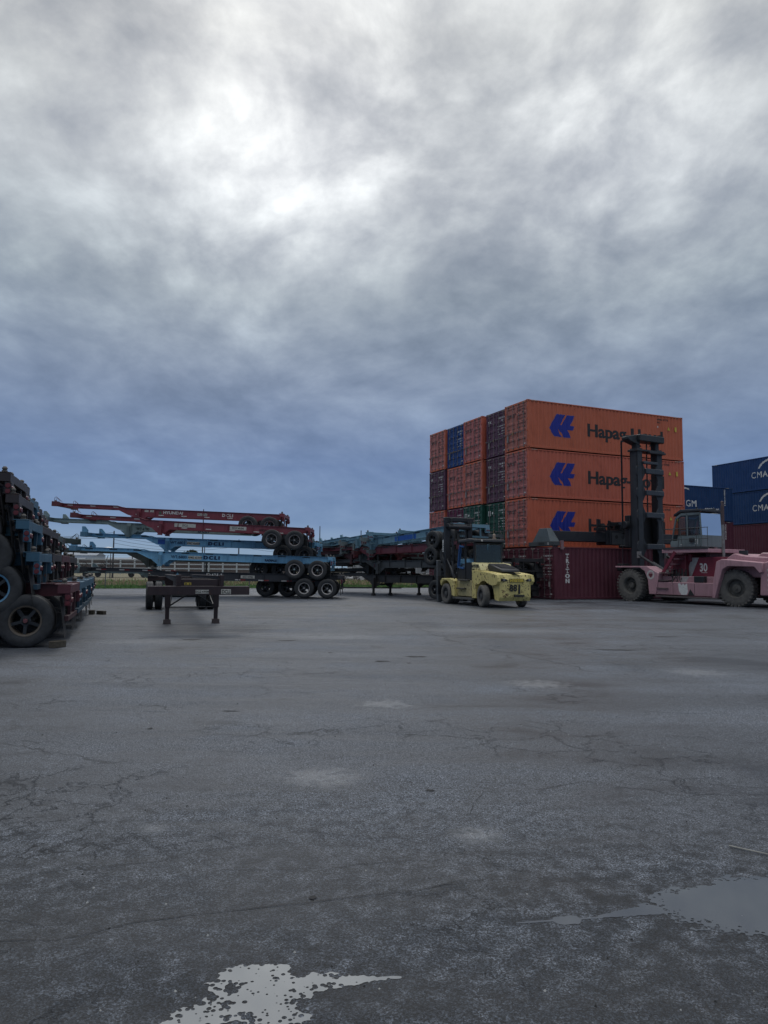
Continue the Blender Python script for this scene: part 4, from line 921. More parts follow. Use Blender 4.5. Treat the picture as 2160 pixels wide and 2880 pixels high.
# heart decal, battery box, hydraulics, white smear
mb = MB(); mb.lathe([(.15, 0), (.24, 0)], (-1.42, 2.066, 1.42), n=24); mb.build('round_emblem', WTAPE, H, smooth=0)
mb = MB(); mb.add([(-1.42 + .13 * math.sin(6.28 * i / 16) ** 3, 2.066, 1.40 + .11 * math.cos(6.28 * i / 16) - .04 * math.cos(12.57 * i / 16)) for i in range(16)], [tuple(range(16))]); mb.build('heart_emblem', simple('emblem_red', (.14, .03, .04), .6), H, smooth=0)
mb = MB(); mb.box(-4.5, -3.95, 1.60, 2.0, 1.06, 1.38); mb.build('battery_box', DARK, H, bevel=.03)
mb = MB(); rnd = random.Random(9); P = [(-3.05, 1.0)] + [(-3.05 - .10 * i + rnd.uniform(-.03, .03), 1.02 - (.0 if i % 2 else .10)) for i in range(1, 6)] + [(-3.62, .6), (-3.55, .46), (-3.25, .44), (-3.1, .62)]
mb.add([(x, 2.013, zz) for x, zz in P], [tuple(range(len(P)))]); mb.build('paint_smear', WHITE, H, smooth=0)
mb = MB(); mb.add([(-3.68, 2.012, .60), (-3.60, 2.012, .44), (-4.0, 2.012, .43), (-3.75, 2.012, .75)], [(0, 1, 2, 3)]); mb.build('soot_mark', BLACK, H, smooth=0)
mb = MB(); rnd = random.Random(4)
for i in range(26):
    a = V(-2.75 + rnd.uniform(-.35, .35), 1.5 + rnd.uniform(-.2, .35), 1.3 + rnd.uniform(-.1, .25)); b = a + V(rnd.uniform(-.3, .3), rnd.uniform(0, .2), rnd.uniform(-.4, -.1)); mb.path([a + V(0, 0, .25), a, b], .022, 5)
mb.build('hose_bundle', RUB, H)
mb = MB(); mb.box(-3.0, -2.2, .3, 1.35, 1.35, 2.45); mb.box(-3.2, -2.5, -.9, 1.2, 2.1, 2.5); mb.build('hydraulic_tank', PAINT, H, tuple(c * .6 for c in MR), bevel=.03)
for i in range(5): MB().obox((-2.15 - .20 * i, 1.45, 1.45 + .26 * i), (.30, .55, .05)).build('ladder_step', PAINT, H, (.20, .10, .12))
MB().bar((-1.75, 1.72, 1.3), (-2.6, 1.62, 2.6), .05, .16).bar((-1.75, 1.18, 1.3), (-2.6, 1.18, 2.6), .05, .16).build('ladder_rail', PAINT, H, MR)
# cab platform, rails and cab
mb = MB(); mb.box(-5.55, -1.85, -1.2, 1.62, 2.62, 2.80); mb.build('platform', PAINT, H, PK, bevel=.015)
MB().box(-5.5, -1.95, 1.50, 1.66, 2.805, 2.90).build('kick_plate', PAINT, H, (.05, .05, .055))
for x in (-3.0, -4.9): MB().box(x - .15, x + .15, -.8, 1.0, 2.3, 2.62).build('platform_post', PAINT, H, (.08, .03, .04))
mb = MB()
for zz in (3.30, 3.85): mb.path([(-1.9, -1.0, zz), (-1.9, 1.60, zz), (-5.55, 1.60, zz)], .018, 6)
mb.build('handrail', PAINT, H, (.07, .08, .08))
for x in (-1.9, -3.35, -4.75, -5.5):
    MB().path([(x + .18, 1.60, 2.82), (x, 1.60, 3.85), (x - .22, 1.60, 2.82)] if x not in (-1.9, -5.5) else [(x, 1.6, 2.82), (x, 1.6, 3.85)], .017, 6).build('rail_post', PAINT, H, (.07, .08, .08))
yb0, yb1 = -.35, 1.22
side = [(-2.15, 2.95), (-4.70, 2.95), (-4.62, 4.60), (-3.1, 4.66), (-2.62, 4.45)]
def cabside(y):
    mb = MB(); a, b = y - .025, y + .025
    mb.prism([(-2.15, 2.93), (-4.72, 2.93), (-4.71, 3.48), (-2.80, 3.48), (-2.74, 3.25), (-2.24, 3.25)], 'y', a, b)
    mb.prism([(-4.71, 3.48), (-4.60, 3.48), (-4.52, 4.62), (-4.62, 4.62)], 'y', a, b)
    mb.prism([(-3.52, 3.48), (-3.62, 3.48), (-3.62, 4.62), (-3.50, 4.62)], 'y', a, b)
    mb.prism([(-2.24, 3.25), (-2.34, 3.25), (-2.72, 4.42), (-2.62, 4.45)], 'y', a, b)
    mb.prism([(-2.62, 4.45), (-2.72, 4.34), (-3.1, 4.52), (-4.6, 4.52), (-4.6, 4.64), (-3.1, 4.66)], 'y', a, b)
    return mb
for y in (yb0, yb1): cabside(y).build('cab_side', PAINT, H, GC, bevel=.008)
MB().box(-4.72, -4.66, yb0, yb1, 2.93, 3.5).box(-2.2, -2.14, yb0, yb1, 2.93, 3.2).box(-4.7, -2.16, yb0, yb1, 2.93, 3.0).build('cab_shell', PAINT, H, GC)
mb = MB(); mb.prism([(-2.50, 4.50), (-3.1, 4.70), (-4.72, 4.68), (-4.72, 4.80), (-3.1, 4.84), (-2.55, 4.62)], 'y', yb0 - .08, yb1 + .08); mb.build('cab_roof', PAINT, H, (.03, .035, .045), bevel=.02)
for y in (yb0, yb1):
    mb = MB(); mb.add([(-2.84, y, 3.50), (-3.50, y, 3.50), (-3.50, y, 4.5), (-3.1, y, 4.5), (-2.84, y, 4.42)], [(0, 1, 2, 3, 4)]); mb.build('side_window', GLASS, H, smooth=0)
    mb = MB(); mb.add([(-3.63, y, 3.50), (-4.62, y, 3.50), (-4.56, y, 4.52), (-3.63, y, 4.52)], [(0, 1, 2, 3)]); mb.build('side_window', GLASS, H, smooth=0)
    mb = MB(); mb.path([(-2.84, y, 3.50), (-3.50, y, 3.50), (-3.50, y, 4.48), (-3.1, y, 4.48), (-2.86, y, 4.40), (-2.84, y, 3.50)], .022, 5); mb.build('window_seal', DARK, H)
    mb = MB(); mb.path([(-3.64, y, 3.50), (-4.60, y, 3.50), (-4.55, y, 4.50), (-3.64, y, 4.50), (-3.64, y, 3.50)], .018, 5); mb.build('window_seal', DARK, H)
mb = MB(); mb.add([(-2.19, yb0, 3.2), (-2.19, yb1, 3.2), (-2.6, yb1, 4.45), (-2.6, yb0, 4.45)], [(0, 1, 2, 3)]); mb.build('windscreen', GLASS, H, smooth=0)
mb = MB(); mb.add([(-4.69, yb0, 3.5), (-4.69, yb1, 3.5), (-4.6, yb1, 4.6), (-4.6, yb0, 4.6)], [(0, 1, 2, 3)]); mb.build('rear_window', GLASS, H, smooth=0)
mb = MB(); mb.obox((-3.9, .45, 3.25), (.5, .5, .12)); mb.obox((-4.18, .45, 3.65), (.12, .5, .85), (0, -.15, 0)); mb.obox((-4.2, .45, 4.12), (.09, .28, .2)); mb.build('seat', DARK, H, bevel=.03)
mb = MB(); mb.tube((-2.8, .45, 3.0), (-3.0, .45, 3.7), .03, 6); mb.lathe([(.18, 0), (.2, .015), (.18, .03)], (-3.02, .45, 3.7), 'z', 16); mb.box(-2.6, -2.4, -.1, 1.0, 3.0, 3.55); mb.build('steering_console', DARK, H)
lettering('31', .34, (-4.18, yb1 + .03, 3.06), RS, WHITE, H, bold=.012, wide=.75)
MB().box(-4.15, -3.78, yb1 + .03, yb1 + .12, 3.16, 3.38).build('mirror_box', DARK, H, bevel=.02)
MB().box(-3.15, -3.0, yb1 + .026, yb1 + .03, 3.03, 3.06).build('label', WHITE, H)
mb = MB(); mb.path([(-2.0, 1.62, 3.85), (-1.95, 1.7, 4.15), (-2.05, 1.7, 4.3)], .015, 5); mb.obox((-2.05, 1.70, 4.36), (.05, .20, .24), (0, .5, .3)); mb.build('mirror', DARK, H)
mb = MB(); mb.tube((-5.62, .55, 1.9), (-5.62, .55, 4.0), .085, 10); mb.build('exhaust_pipe', STEEL, H)['label'] = 'grey lower part of the exhaust stack'
mb = MB(); mb.tube((-5.62, .55, 4.0), (-5.62, .55, 4.95), .10, 10); mb.path([(-5.62, .55, 4.9), (-5.60, .5, 5.06), (-5.5, .45, 5.12)], .085, 8); mb.build('exhaust_pipe', simple('rusted_stack', (.075, .055, .06), .8), H)
mb = MB(); mb.lathe([(0, 0), (.06, 0), (.06, .10), (0, .12)], (-4.6, 1.2, 4.66), 'z', 10); mb.build('beacon', simple('amber_lens', (.35, .10, .03), .4), H)
mb = MB(); mb.tube((-3.4, .3, 4.8), (-3.4, .3, 5.0), .05, 6); mb.box(-4.4, -2.9, -.2, -.15, 4.83, 4.9); mb.build('roof_light', DARK, H)
for o in H.children:
    if o.name.split('.')[0] in ('platform', 'kick_plate', 'platform_post', 'handrail', 'rail_post', 'cab_side', 'cab_shell', 'cab_roof', 'side_window', 'window_seal', 'windscreen', 'rear_window', 'seat', 'steering_console', 'mirror_box', 'label', 'mirror', 'exhaust_pipe', 'beacon', 'roof_light') or (o.name.startswith('lettering') and o.location.z > 2.9):
        o.location.x = o.location.x * .74 - .42; o.scale.x = .74; o.location.z -= .08
# mast
mx0, mx1 = .25, .80
for s in (1, -1):
    mb = MB(); mb.box(mx0, mx0 + .10, *sorted((s * .98, s * .60)), 1.0, 8.6); mb.box(mx0, mx1, *sorted((s * .98, s * .93)), 1.0, 8.6); mb.box(mx1 - .06, mx1, *sorted((s * .98, s * .70)), 1.0, 8.6)
    mb.build('mast_upright', PAINT, H, DG, bevel=.008)
    mb = MB(); mb.box(mx0 + .12, mx1 - .08, *sorted((s * .90, s * .62)), 1.2, 9.1); mb.build('inner_upright', PAINT, H, (.011, .013, .018), bevel=.01)
    # scalloped gusset plates beside each cross bar
    for zz in (2.95, 4.7, 5.94, 7.15):
        mb = MB(); mb.prism([(s * .60, zz - .45), (s * .60, zz + .45), (s * .46, zz + .22), (s * .40, zz + .12), (s * .40, zz - .12), (s * .46, zz - .22)], 'x', mx0 - .012, mx0 + .03); mb.build('gusset_plate', PAINT, H, DG, smooth=0)
        MB().prism([(s * .98, zz - .3), (s * .98, zz + .3), (s * 1.06, zz + .16), (s * 1.06, zz - .16)], 'x', mx0 + .01, mx0 + .08).build('gusset_plate', PAINT, H, DG, smooth=0)
for zz, hh in ((2.95, .30), (4.7, .30), (5.94, .28), (7.15, .30), (7.62, .16)):
    mb = MB(); mb.box(mx0 - .16, mx0 + .02, -.95 if hh > .2 else -.5, .45 if hh > .2 else .62, zz - hh / 2, zz + hh / 2); mb.build('cross_bar', PAINT, H, (.05, .062, .08), bevel=.03)
mb = MB(); mb.box(mx0 - .08, mx1 + .05, -1.12, 1.10, 8.42, 8.52); mb.box(mx0 - .20, mx0 + .05, -1.1, .2, 8.32, 8.42); mb.build('mast_flange', PAINT, H, (.03, .034, .04), bevel=.01)
mb = MB(); mb.box(mx0 - .1, mx1 + .1, -1.12, .85, 9.0, 9.36); mb.prism([(.85, 9.36), (.85, 8.95), (.45, 8.7), (1.35, 8.95), (1.55, 9.05), (1.55, 9.22), (1.2, 9.3)], 'x', mx0 + .1, mx1 + .05); mb.build('mast_head', PAINT, H, (.03, .036, .042), bevel=.03)
mb = MB()
for k in range(4): mb.path([(mx1 + .2, 1.35 + .035 * k, 9.0), (mx1 + .22, 1.33 + .035 * k, 4.3 if k < 3 else 2.0)], .013, 5)
mb.path([(mx1 + .1, -.5, 9.0), (mx1 + .1, -.5, 3)], .04, 6).path([(mx1 + .1, .5, 9.0), (mx1 + .1, .5, 3)], .04, 6)
mb.build('lift_chain', DARK, H)
mb = MB(); mb.box(mx1 - .02, mx1 + .35, -1.05, 1.1, 2.9, 4.7); mb.box(mx1 + .1, mx1 + .5, 1.0, 1.6, 1.6, 2.0); mb.tube((mx1 + .1, 1.1, 4.15), (mx1 + .1, 1.42, 4.15), .22, 14); mb.build('carriage', PAINT, H, (.012, .014, .018), bevel=.03)
for s in (1, -1):
    MB().tube((-1.9, s * 1.18, 1.42), (-.75, s * 1.12, 2.0), .13, 12).build('tilt_cylinder', DARK, H); MB().tube((-.75, s * 1.12, 2.0), (.25, s * 1.05, 2.50), .07, 10).build('tilt_rod', GREASE, H)
    MB().obox((.2, s * 1.05, 2.5), (.2, .14, .35)).build('tilt_lug', simple('grey_lug', (.2, .2, .2), .5), H)
MB().box(.1, 1.0, -1.05, 1.05, .9, 1.25).build('mast_foot', PAINT, H, DG, bevel=.02)
for o in H.children:
    if o.name.split('.')[0] in ('mast_head', 'mast_flange', 'inner_upright', 'lift_chain') or (o.name.startswith('mast_upright')): o.location.z -= .16
# spreader, in the frame of the container it holds
Ti = (Matrix.Translation(Vector((15.0, 39.29, 0))) @ Matrix.Rotation(hr, 4, 'Z')).inverted() @ (Matrix.Translation(Tc) @ Matrix.Rotation(yawT, 4, 'Z'))
def sp(name, mb, m, color=None, **kw):
    o = mb.build(name, m, H, color, **kw); o.location = Ti.to_translation(); o.rotation_euler = Ti.to_euler(); return o
GP = (.14, .17, .18)
for e in (0, 1):
    X = lambda x: x if e == 0 else CL - x
    mb = MB(); a, b = sorted((X(-.03), X(.36))); mb.box(a, b, -.03, CW + .03, 2.96, 3.20); 
    for y in (.08, CW - .22): mb.box(a + .05, b - .05, y, y + .14, 2.895, 2.97)
    sp('spreader_end_beam', mb, PAINT, (.07, .08, .085), bevel=.012)
    mb = MB(); a, b = sorted((X(-.034), X(-.030))); mb.box(a, b, .90, 1.45, 3.02, 3.16); sp('beam_slot', mb, BLACK)
    mb = MB(); x0, x1, x2 = X(-.02), X(.60), X(.28)
    bot = [(x0, .35, 3.2), (x0, 2.10, 3.2), (x1, 2.10, 3.2), (x1, .35, 3.2)]; tp = [(x0, .62, 3.95), (x0, 1.38, 3.95), (x2, 1.38, 3.95), (x2, .62, 3.95)]
    mb.add(bot + tp, [(0, 1, 2, 3), (4, 5, 6, 7), (0, 1, 5, 4), (1, 2, 6, 5), (2, 3, 7, 6), (3, 0, 4, 7)]); sp('spreader_head', mb, PAINT, GP, bevel=.012)
    mb = MB(); a, b = sorted((X(.3), X(4.5))); mb.box(a, b, .62, 1.32, 3.25, 3.82); sp('telescopic_boom', mb, PAINT, (.022, .026, .035), bevel=.02)
    mb = MB(); a, b = sorted((X(.05), X(.20))); mb.obox(((a + b) / 2 + (.35 if e == 0 else -.35), -.05, 3.0), (.16, .10, .5)); sp('corner_flipper', mb, PAINT, (.30, .18, .20))
lettering('12', .17, (0, 0, 0), RDOOR, WHITE, H, bold=.006)
o = [x for x in H.children if x.name.startswith('lettering')][-1]; o.matrix_local = Ti @ (Matrix.Translation((-.04, .62, 3.02)) @ Euler(RDOOR).to_matrix().to_4x4())
mb = MB(); mb.box(4.2, 8.0, .45, 1.55, 3.12, 3.92); mb.box(4.0, 4.3, .52, 1.48, 3.1, 3.95); mb.box(7.9, 8.2, .52, 1.48, 3.1, 3.95); sp('spreader_sleeve', mb, PAINT, (.022, .026, .035), bevel=.015)
mb = MB(); mb.box(4.3, 5.6, .435, .455, 3.12, 3.80); sp('sleeve_plate', mb, PAINT, (.09, .10, .11))
for x in (4.62, 5.08): mb = MB(); mb.lathe([(0, .428), (.11, .428), (.11, .44)], (x, 0, 3.56), n=18); sp('round_port', mb, BLACK)
mb = MB(); mb.box(3.45, 3.57, .5, .62, 3.95, 4.55); mb.box(4.15, 4.28, .5, .62, 3.9, 4.5); mb.box(3.45, 4.28, .5, .6, 4.1, 4.22); mb.box(3.25, 3.75, .45, .75, 3.9, 4.08); mb.box(4.28, 7.9, .45, .6, 4.25, 4.42)
for x in (4.9, 5.3, 6.2, 7.1): mb.box(x, x + .1, .45, .6, 3.9, 4.3)
sp('spreader_guard', mb, PAINT, (.012, .013, .017), bevel=.01)
mb = MB(); rnd = random.Random(12)
for i in range(22):
    x = rnd.uniform(4.9, 7.8); y = rnd.uniform(.5, 1.4); s = rnd.uniform(.1, .3); mb.obox((x, y, 4.05 + rnd.uniform(-.05, .3)), (s * 1.5, s, s * .8), (0, 0, rnd.uniform(-.5, .5)))
for i in range(26):
    x = rnd.uniform(4.6, 7.9); mb.path([(x, .42, 4.1 + rnd.uniform(0, .3)), (x + rnd.uniform(-.3, .3), .36, 3.8), (x + rnd.uniform(-.4, .4), .45, 3.5 + rnd.uniform(0, .4))], .016, 5)
sp('spreader_hydraulics', mb, GREASE)
mb = MB(); mb.box(5.5, 6.9, .9, 2.0, 3.95, 4.5); mb.tube((4.7, .3, 3.0), (5.9, .3, 3.0), .1, 8); sp('rotator', mb, PAINT, (.012, .014, .018), bevel=.03)

# ------------------------------------------------------------------ yellow forklift (x forward, y left, origin under the rear axle)
fr_ = R(112.3)
F = thing('forklift', 'yellow heavy forklift with dented number 88 counterweight parked before the chassis heap', 'forklift', (5.14, 31.07, 0), fr_)
YC = (.84, .71, .27); YCD = (.56, .48, .24); BK = (.014, .016, .020)
FT = tyre_data(.475, .30, .27, 'fork', RUBD, n=32)
RIMD = simple('grey_rim', (.07, .07, .072), .75, var=.3)
def frim():
    mb = MB(); mb.lathe([(.265, -.13), (.285, -.14), (.275, -.10), (.25, -.05), (.20, -.03), (.13, -.05), (.12, -.11), (.07, -.13), (0, -.13)], n=26)
    for i in range(8): a = 6.283 * i / 8; mb.lathe([(0, -.085), (.018, -.085), (.018, -.04)], (.165 * math.cos(a), 0, .165 * math.sin(a)), n=6)
    return mb.data('rim', RIMD)
for (x, y, st) in ((0, .90, R(-10)), (0, -1.0, R(-14)), (3.3, .90, 0), (3.3, -.90, 0), (3.3, .58, 0), (3.3, -.58, 0)):
    o = link('tyre', FT, F, None, (x, y, .472), (0, x + y, (math.pi if y > 0 else 0) + st)); 
    if abs(y) > .7: link('rim', cached('frim', frim), o)
MB().tube((0, -.8, .47), (0, .8, .47), .10, 10).box(-.15, .15, -.5, .5, .35, .7).build('rear_axle', GREASE, F)
MB().tube((3.3, -.8, .47), (3.3, .8, .47), .14, 10).box(3.0, 3.6, -.45, .45, .3, .8).build('front_axle', GREASE, F)
arch = [(.64 * math.cos(R(a)), .47 + .66 * math.sin(R(a))) for a in range(-10, 191, 15)]
P = [(1.0, .36), (.66, .32)] + arch[1:-1] + [(-.68, .34), (-1.02, .30), (-1.14, .46), (-1.18, 1.0), (-1.20, 1.20), (-1.10, 1.40), (-.6, 1.47), (.30, 1.55), (1.0, 1.60)]
def cw_side(y0, y1):
    mb = MB(); mb.prism(P, 'y', y0, y1); return mb
mb = MB()
# plan-tapered counterweight: three lengthwise slices, the outer ones chamfered to the rear
def slab(y0, y1, k0, k1):
    vs = []
    for y, k in ((y0, k0), (y1, k1)):
        for x, zz in P: vs.append((max(x, -1.20 + k) if x < 0 else x, y, zz))
    n = len(P); mb.add(vs, [(i, (i + 1) % n, n + (i + 1) % n, n + i) for i in range(n)] + [tuple(range(n - 1, -1, -1)), tuple(range(n, 2 * n))])
mb = MB(); slab(-.60, .60, 0, 0); slab(.60, .76, 0, .12); slab(-.76, -.60, .12, 0)
PU = [(1.0, .95), (.66, .95)] + [p for p in arch[1:-1] if p[1] > .95] + [(-.66, .95), (-1.02, .98), (-1.16, 1.12), (-1.16, 1.22), (-1.08, 1.39), (-.6, 1.455), (.30, 1.535), (1.0, 1.585)]
mb.prism(PU, 'y', .761, .90); mb.prism(PU, 'y', -.90, -.761); mb.prism([(1.0, .36), (.66, .36), (.66, .94), (1.0, .94)], 'y', .761, .90)
mb.build('counterweight', YEL, F, YC, smooth=30)
MB().box(-.62, .62, -.77, .77, .50, 1.05).build('wheel_well', DARK, F).scale = (.98, .70, 1)
mb = MB(); mb.prism([(.35, 1.56), (.55, 1.86), (1.18, 1.93), (1.18, 1.5)], 'y', -.82, .82); mb.build('engine_cover', YEL, F, (.82, .74, .38), bevel=.03, seg=2)
mb = MB(); mb.prism([(1.0, 1.62), (.62, 1.60), (.40, 1.88), (-.7, 1.62), (-.75, 1.50), (1.0, 1.5)], 'y', -.46, .42); mb.build('grille_cover', PAINT, F, (.025, .027, .032), bevel=.03)
for i in range(7): MB().obox((.05 - .09 * i, -.02, 1.82 - .021 * i), (.035, .70, .03), (0, -.23, 0)).build('grille_slat', PAINT, F, (.05, .052, .058))
MB().box(-1.2, -.65, -.20, .16, 1.45, 1.482).build('grille_strip', DARK, F)
for s in (1, -1):
    mb = MB(); mb.prism([(s * .72, 1.13), (s * .72, 1.24), (s * .52, 1.22), (s * .44, 1.17), (s * .52, 1.12)], 'x', -1.206, -1.10); mb.build('lamp_housing', BLACK, F)
    mb = MB(); mb.lathe([(0, -1.22), (.05, -1.215), (.055, -1.20)], (0, s * .62, 1.19), 'x', 12); mb.build('rear_lamp', GREYPL, F)
MB().box(-1.212, -1.18, -.36, .36, 1.08, 1.24).build('name_band', PAINT, F, (.16, .14, .06))
lettering('HYSTER', .16, (-1.216, .34, 1.105), RDOOR, YLW, F, bold=.012, wide=1.2)
lettering('88', .38, (-1.206, .36, .72), RDOOR, BLACK, F, bold=.012, wide=.95, spacing=1.05)
MB().box(-1.205, -1.15, -.16, -.09, .62, 1.0).build('tow_slot', DARK, F); MB().box(-1.205, -1.1, -.38, .12, .48, .56).build('tow_recess', BLACK, F)
# scuffs on the counterweight
sx_ = lambda zz: .06 - .04 * (zz - .46) / .54 if zz > .46 else .06
mb = MB(); rnd = random.Random(21)
for i in range(95):
    y = rnd.uniform(-.66, .66); zz = rnd.choice((rnd.uniform(.47, 1.0), rnd.uniform(.47, .6), rnd.uniform(.8, 1.0))); w = rnd.uniform(.008, .035) * rnd.choice((1, 1, 2.2)); h = rnd.uniform(.004, .018)
    mb.add([(-1.2 - .003 + sx_(zz), y - w, zz), (-1.203 + sx_(zz), y, zz - h), (-1.203 + sx_(zz), y + w, zz + h * .4), (-1.203 + sx_(zz), y + w * .2, zz + h)], [(0, 1, 2, 3)])
mb.build('scuff_marks', simple('bare_dark_scuff', (.05, .045, .03), .8), F, smooth=0)
# mid body, steps, front fender
mb = MB(); mb.box(.95, 2.55, -.86, .86, .40, 1.12); mb.build('side_body', YEL, F, YCD, bevel=.02)
mb = MB(); mb.box(.9, 2.7, .84, .98, .26, .36); mb.box(.9, 2.7, -.98, -.84, .26, .36); mb.build('skid_rail', PAINT, F, (.12, .12, .11), bevel=.01)
for x0, x1, zz in ((1.6, 2.3, .72), (1.25, 2.2, 1.10)): MB().box(x0, x1, .84, 1.0, zz, zz + .06).build('step', PAINT, F, (.09, .085, .07), bevel=.01)
ar2 = [(3.3 + .60 * math.cos(R(a)), .47 + .62 * math.sin(R(a))) for a in range(35, 200, 15)]
for s in (1, -1):
    mb = MB(); mb.prism([(2.45, .36)] + [(2.45, 1.10), (2.9, 1.20), (3.70, 1.18), (3.88, 1.06)] + ar2, 'y', *sorted((s * .50, s * 1.03))); mb.build('front_fender', YEL, F, YC, bevel=.02)
# cab
def post(a, b, w=.07): return MB().bar(a, b, w, w).build('cab_post', PAINT, F, BK, bevel=.008)
cy = .70
for s in (1, -1):
    post((1.12, s * cy, 1.55), (1.12, s * cy, 2.92)); post((1.95, s * cy, 1.1), (1.95, s * cy, 2.90)); post((2.75, s * cy, 1.15), (2.45, s * cy, 2.85))
    mb = MB(); mb.prism([(1.98, 1.10), (2.76, 1.10), (2.70, 1.62), (1.98, 1.62)], 'y', *sorted((s * (cy - .02), s * (cy + .02)))); mb.build('cab_door', PAINT, F, (.02, .022, .026), bevel=.01)
    mb = MB(); mb.add([(1.98, s * cy, 1.62), (2.68, s * cy, 1.62), (2.47, s * cy, 2.80), (1.98, s * cy, 2.80)], [(0, 1, 2, 3)]); mb.build('door_window', GLASS, F, smooth=0)
    mb = MB(); mb.add([(1.14, s * cy, 1.90), (1.92, s * cy, 1.90), (1.92, s * cy, 2.85), (1.14, s * cy, 2.85)], [(0, 1, 2, 3)]); mb.build('side_window', GLASS, F, smooth=0)
    mb = MB(); mb.box(1.10, 1.97, *sorted((s * (cy - .03), s * (cy + .01))), 1.1, 1.92); mb.build('cab_panel', PAINT, F, BK)
for s in (1,): 
    mb = MB(); mb.bar((2.05, cy + .04, 1.66), (2.60, cy + .04, 1.72), .03, .07); mb.bar((2.62, cy + .04, 1.70), (2.44, cy + .04, 2.70), .03, .06); mb.bar((2.05, cy + .04, 2.64), (2.44, cy + .04, 2.70), .03, .06); mb.build('door_frame', simple('blue_door_frame', (.03, .11, .30), .5), F)
mb = MB(); mb.box(1.085, 1.10, -cy + .06, cy - .06, 1.80, 2.72); mb.build('rear_window', GLASS, F)
mb = MB(); mb.path([(1.08, -cy + .03, 1.78), (1.08, cy - .03, 1.78), (1.08, cy - .03, 2.76), (1.08, -cy + .03, 2.76), (1.08, -cy + .03, 1.78)], .022, 6); mb.build('window_seal', PAINT, F, (.05, .055, .055))
mb = MB(); mb.add([(2.74, -cy, 1.2), (2.74, cy, 1.2), (2.45, cy, 2.8), (2.45, -cy, 2.8)], [(0, 1, 2, 3)]); mb.build('windscreen', GLASS, F, smooth=0)
mb = MB(); mb.prism([(.98, 2.84), (1.02, 2.97), (1.5, 3.0), (2.40, 2.97), (2.52, 2.84)], 'y', -.82, .82); mb.build('cab_roof', PAINT, F, (.02, .024, .03), bevel=.035, seg=2)
MB().lathe([(0, .965), (.04, .965), (.045, .99)], (0, .40, 2.90), 'x', 12).build('work_light', WTAPE, F)
mb = MB(); mb.box(1.2, 1.36, -.48, -.34, 3.0, 3.03); 
for i in range(4): mb.lathe([(.06, .04 + i * .045), (.072, .055 + i * .045), (.06, .07 + i * .045)], (1.28, -.41, 3.0), 'z', 12)
mb.lathe([(0, 0), (.055, 0), (.055, .2), (0, .22)], (1.28, -.41, 3.02), 'z', 10); mb.build('beacon', simple('caged_beacon', (.40, .30, .22), .5), F)
mb = MB(); mb.obox((1.75, 0, 1.75), (.5, .5, .14)); mb.obox((1.48, 0, 2.1), (.13, .48, .62), (0, -.12, 0)); mb.lathe([(.17, 0), (.185, .012), (.17, .025)], (2.3, 0, 2.05), 'z', 18); mb.tube((2.3, 0, 2.05), (2.5, 0, 1.3), .03, 6); mb.box(2.3, 2.6, -.6, .6, 1.2, 1.7); mb.box(1.12, 2.7, -.68, .68, 1.12, 1.3); mb.build('seat', DARK, F, bevel=.02)
lettering('HYSTER', .17, (1.15, .828, 1.70), RS, BLACK, F, bold=.010, wide=1.05); lettering('280', .15, (1.13, .828, 1.53), RS, BLACK, F, bold=.008)
# mast
for s in (1, -1):
    mb = MB(); mb.box(3.92, 4.12, *sorted((s * .72, s * .60)), .25, 3.95); mb.box(3.88, 3.93, *sorted((s * .74, s * .50)), .25, 3.95); mb.build('mast_upright', PAINT, F, (.013, .015, .022), bevel=.008)
    MB().box(3.95, 4.10, *sorted((s * .55, s * .42)), .3, 4.0).build('inner_upright', PAINT, F, (.02, .022, .026), bevel=.006)
    MB().tube((3.85, s * .36, .4), (3.85, s * .36, 3.2), .05, 10).build('lift_cylinder', GREASE, F)
    MB().tube((2.9, s * .75, 1.2), (3.45, s * .70, 1.75), .055, 8).tube((3.45, s * .70, 1.75), (3.88, s * .66, 2.1), .03, 8).build('tilt_cylinder', DARK, F)
    MB().bar((2.72, s * .86, 1.12), (3.1, s * .80, 2.0), .05, .05).build('mast_stay', DARK, F)
    mb = MB(); mb.box(4.15, 4.22, *sorted((s * .62, s * .38)), .06, 1.1); mb.box(4.15, 6.4, *sorted((s * .60, s * .40)), .05, .11); mb.build('fork', GREASE, F)
mb = MB(); mb.box(3.80, 4.12, -.70, .70, 3.62, 3.82); mb.tube((3.82, -.62, 3.66), (3.82, .62, 3.66), .12, 12); mb.box(3.9, 4.15, -.85, .74, 3.92, 4.14); mb.build('mast_head', PAINT, F, (.022, .026, .034), bevel=.03)
mb = MB()
for y in (-.5, -.42, .42, .5): mb.path([(3.85, y, 4.12), (3.72, y, 4.05), (3.74, y, 3.7)], .02, 5)
for y in (-.2, -.1, .1, .2): mb.path([(3.86, y, 3.7), (3.84, y * 1.3, 2.4), (3.83, y, 1.2)], .018, 5)
mb.build('hydraulic_hose', RUB, F)
MB().box(3.90, 4.15, -.72, .72, .9, 1.1).box(3.90, 4.15, -.72, .72, 2.2, 2.32).box(4.12, 4.2, -1.0, 1.0, .4, 1.3).build('fork_carriage', PAINT, F, BK)
o = lettering('HYSTER', .17, (0, 0, 0), (0, 0, 0), WHITE, F, bold=.01); o.matrix_local = Matrix.Translation((4.06, .745, 2.45)) @ Euler((R(90), 0, R(180))).to_matrix().to_4x4() @ Matrix.Rotation(R(90), 4, 'Z')
# leaning timber post left of the forklift
mb = MB(); mb.box(-.09, .09, -.09, .09, 0, 2.05); o = mb.build('steel_post', PAINT, None, (.10, .11, .12), bevel=.01); o.location = (2.75, 35.2, 0); o.rotation_euler = (R(1.5), R(-2), .4); tag(o, 'grey upright steel post standing just left of the forklift front wheel', 'post')

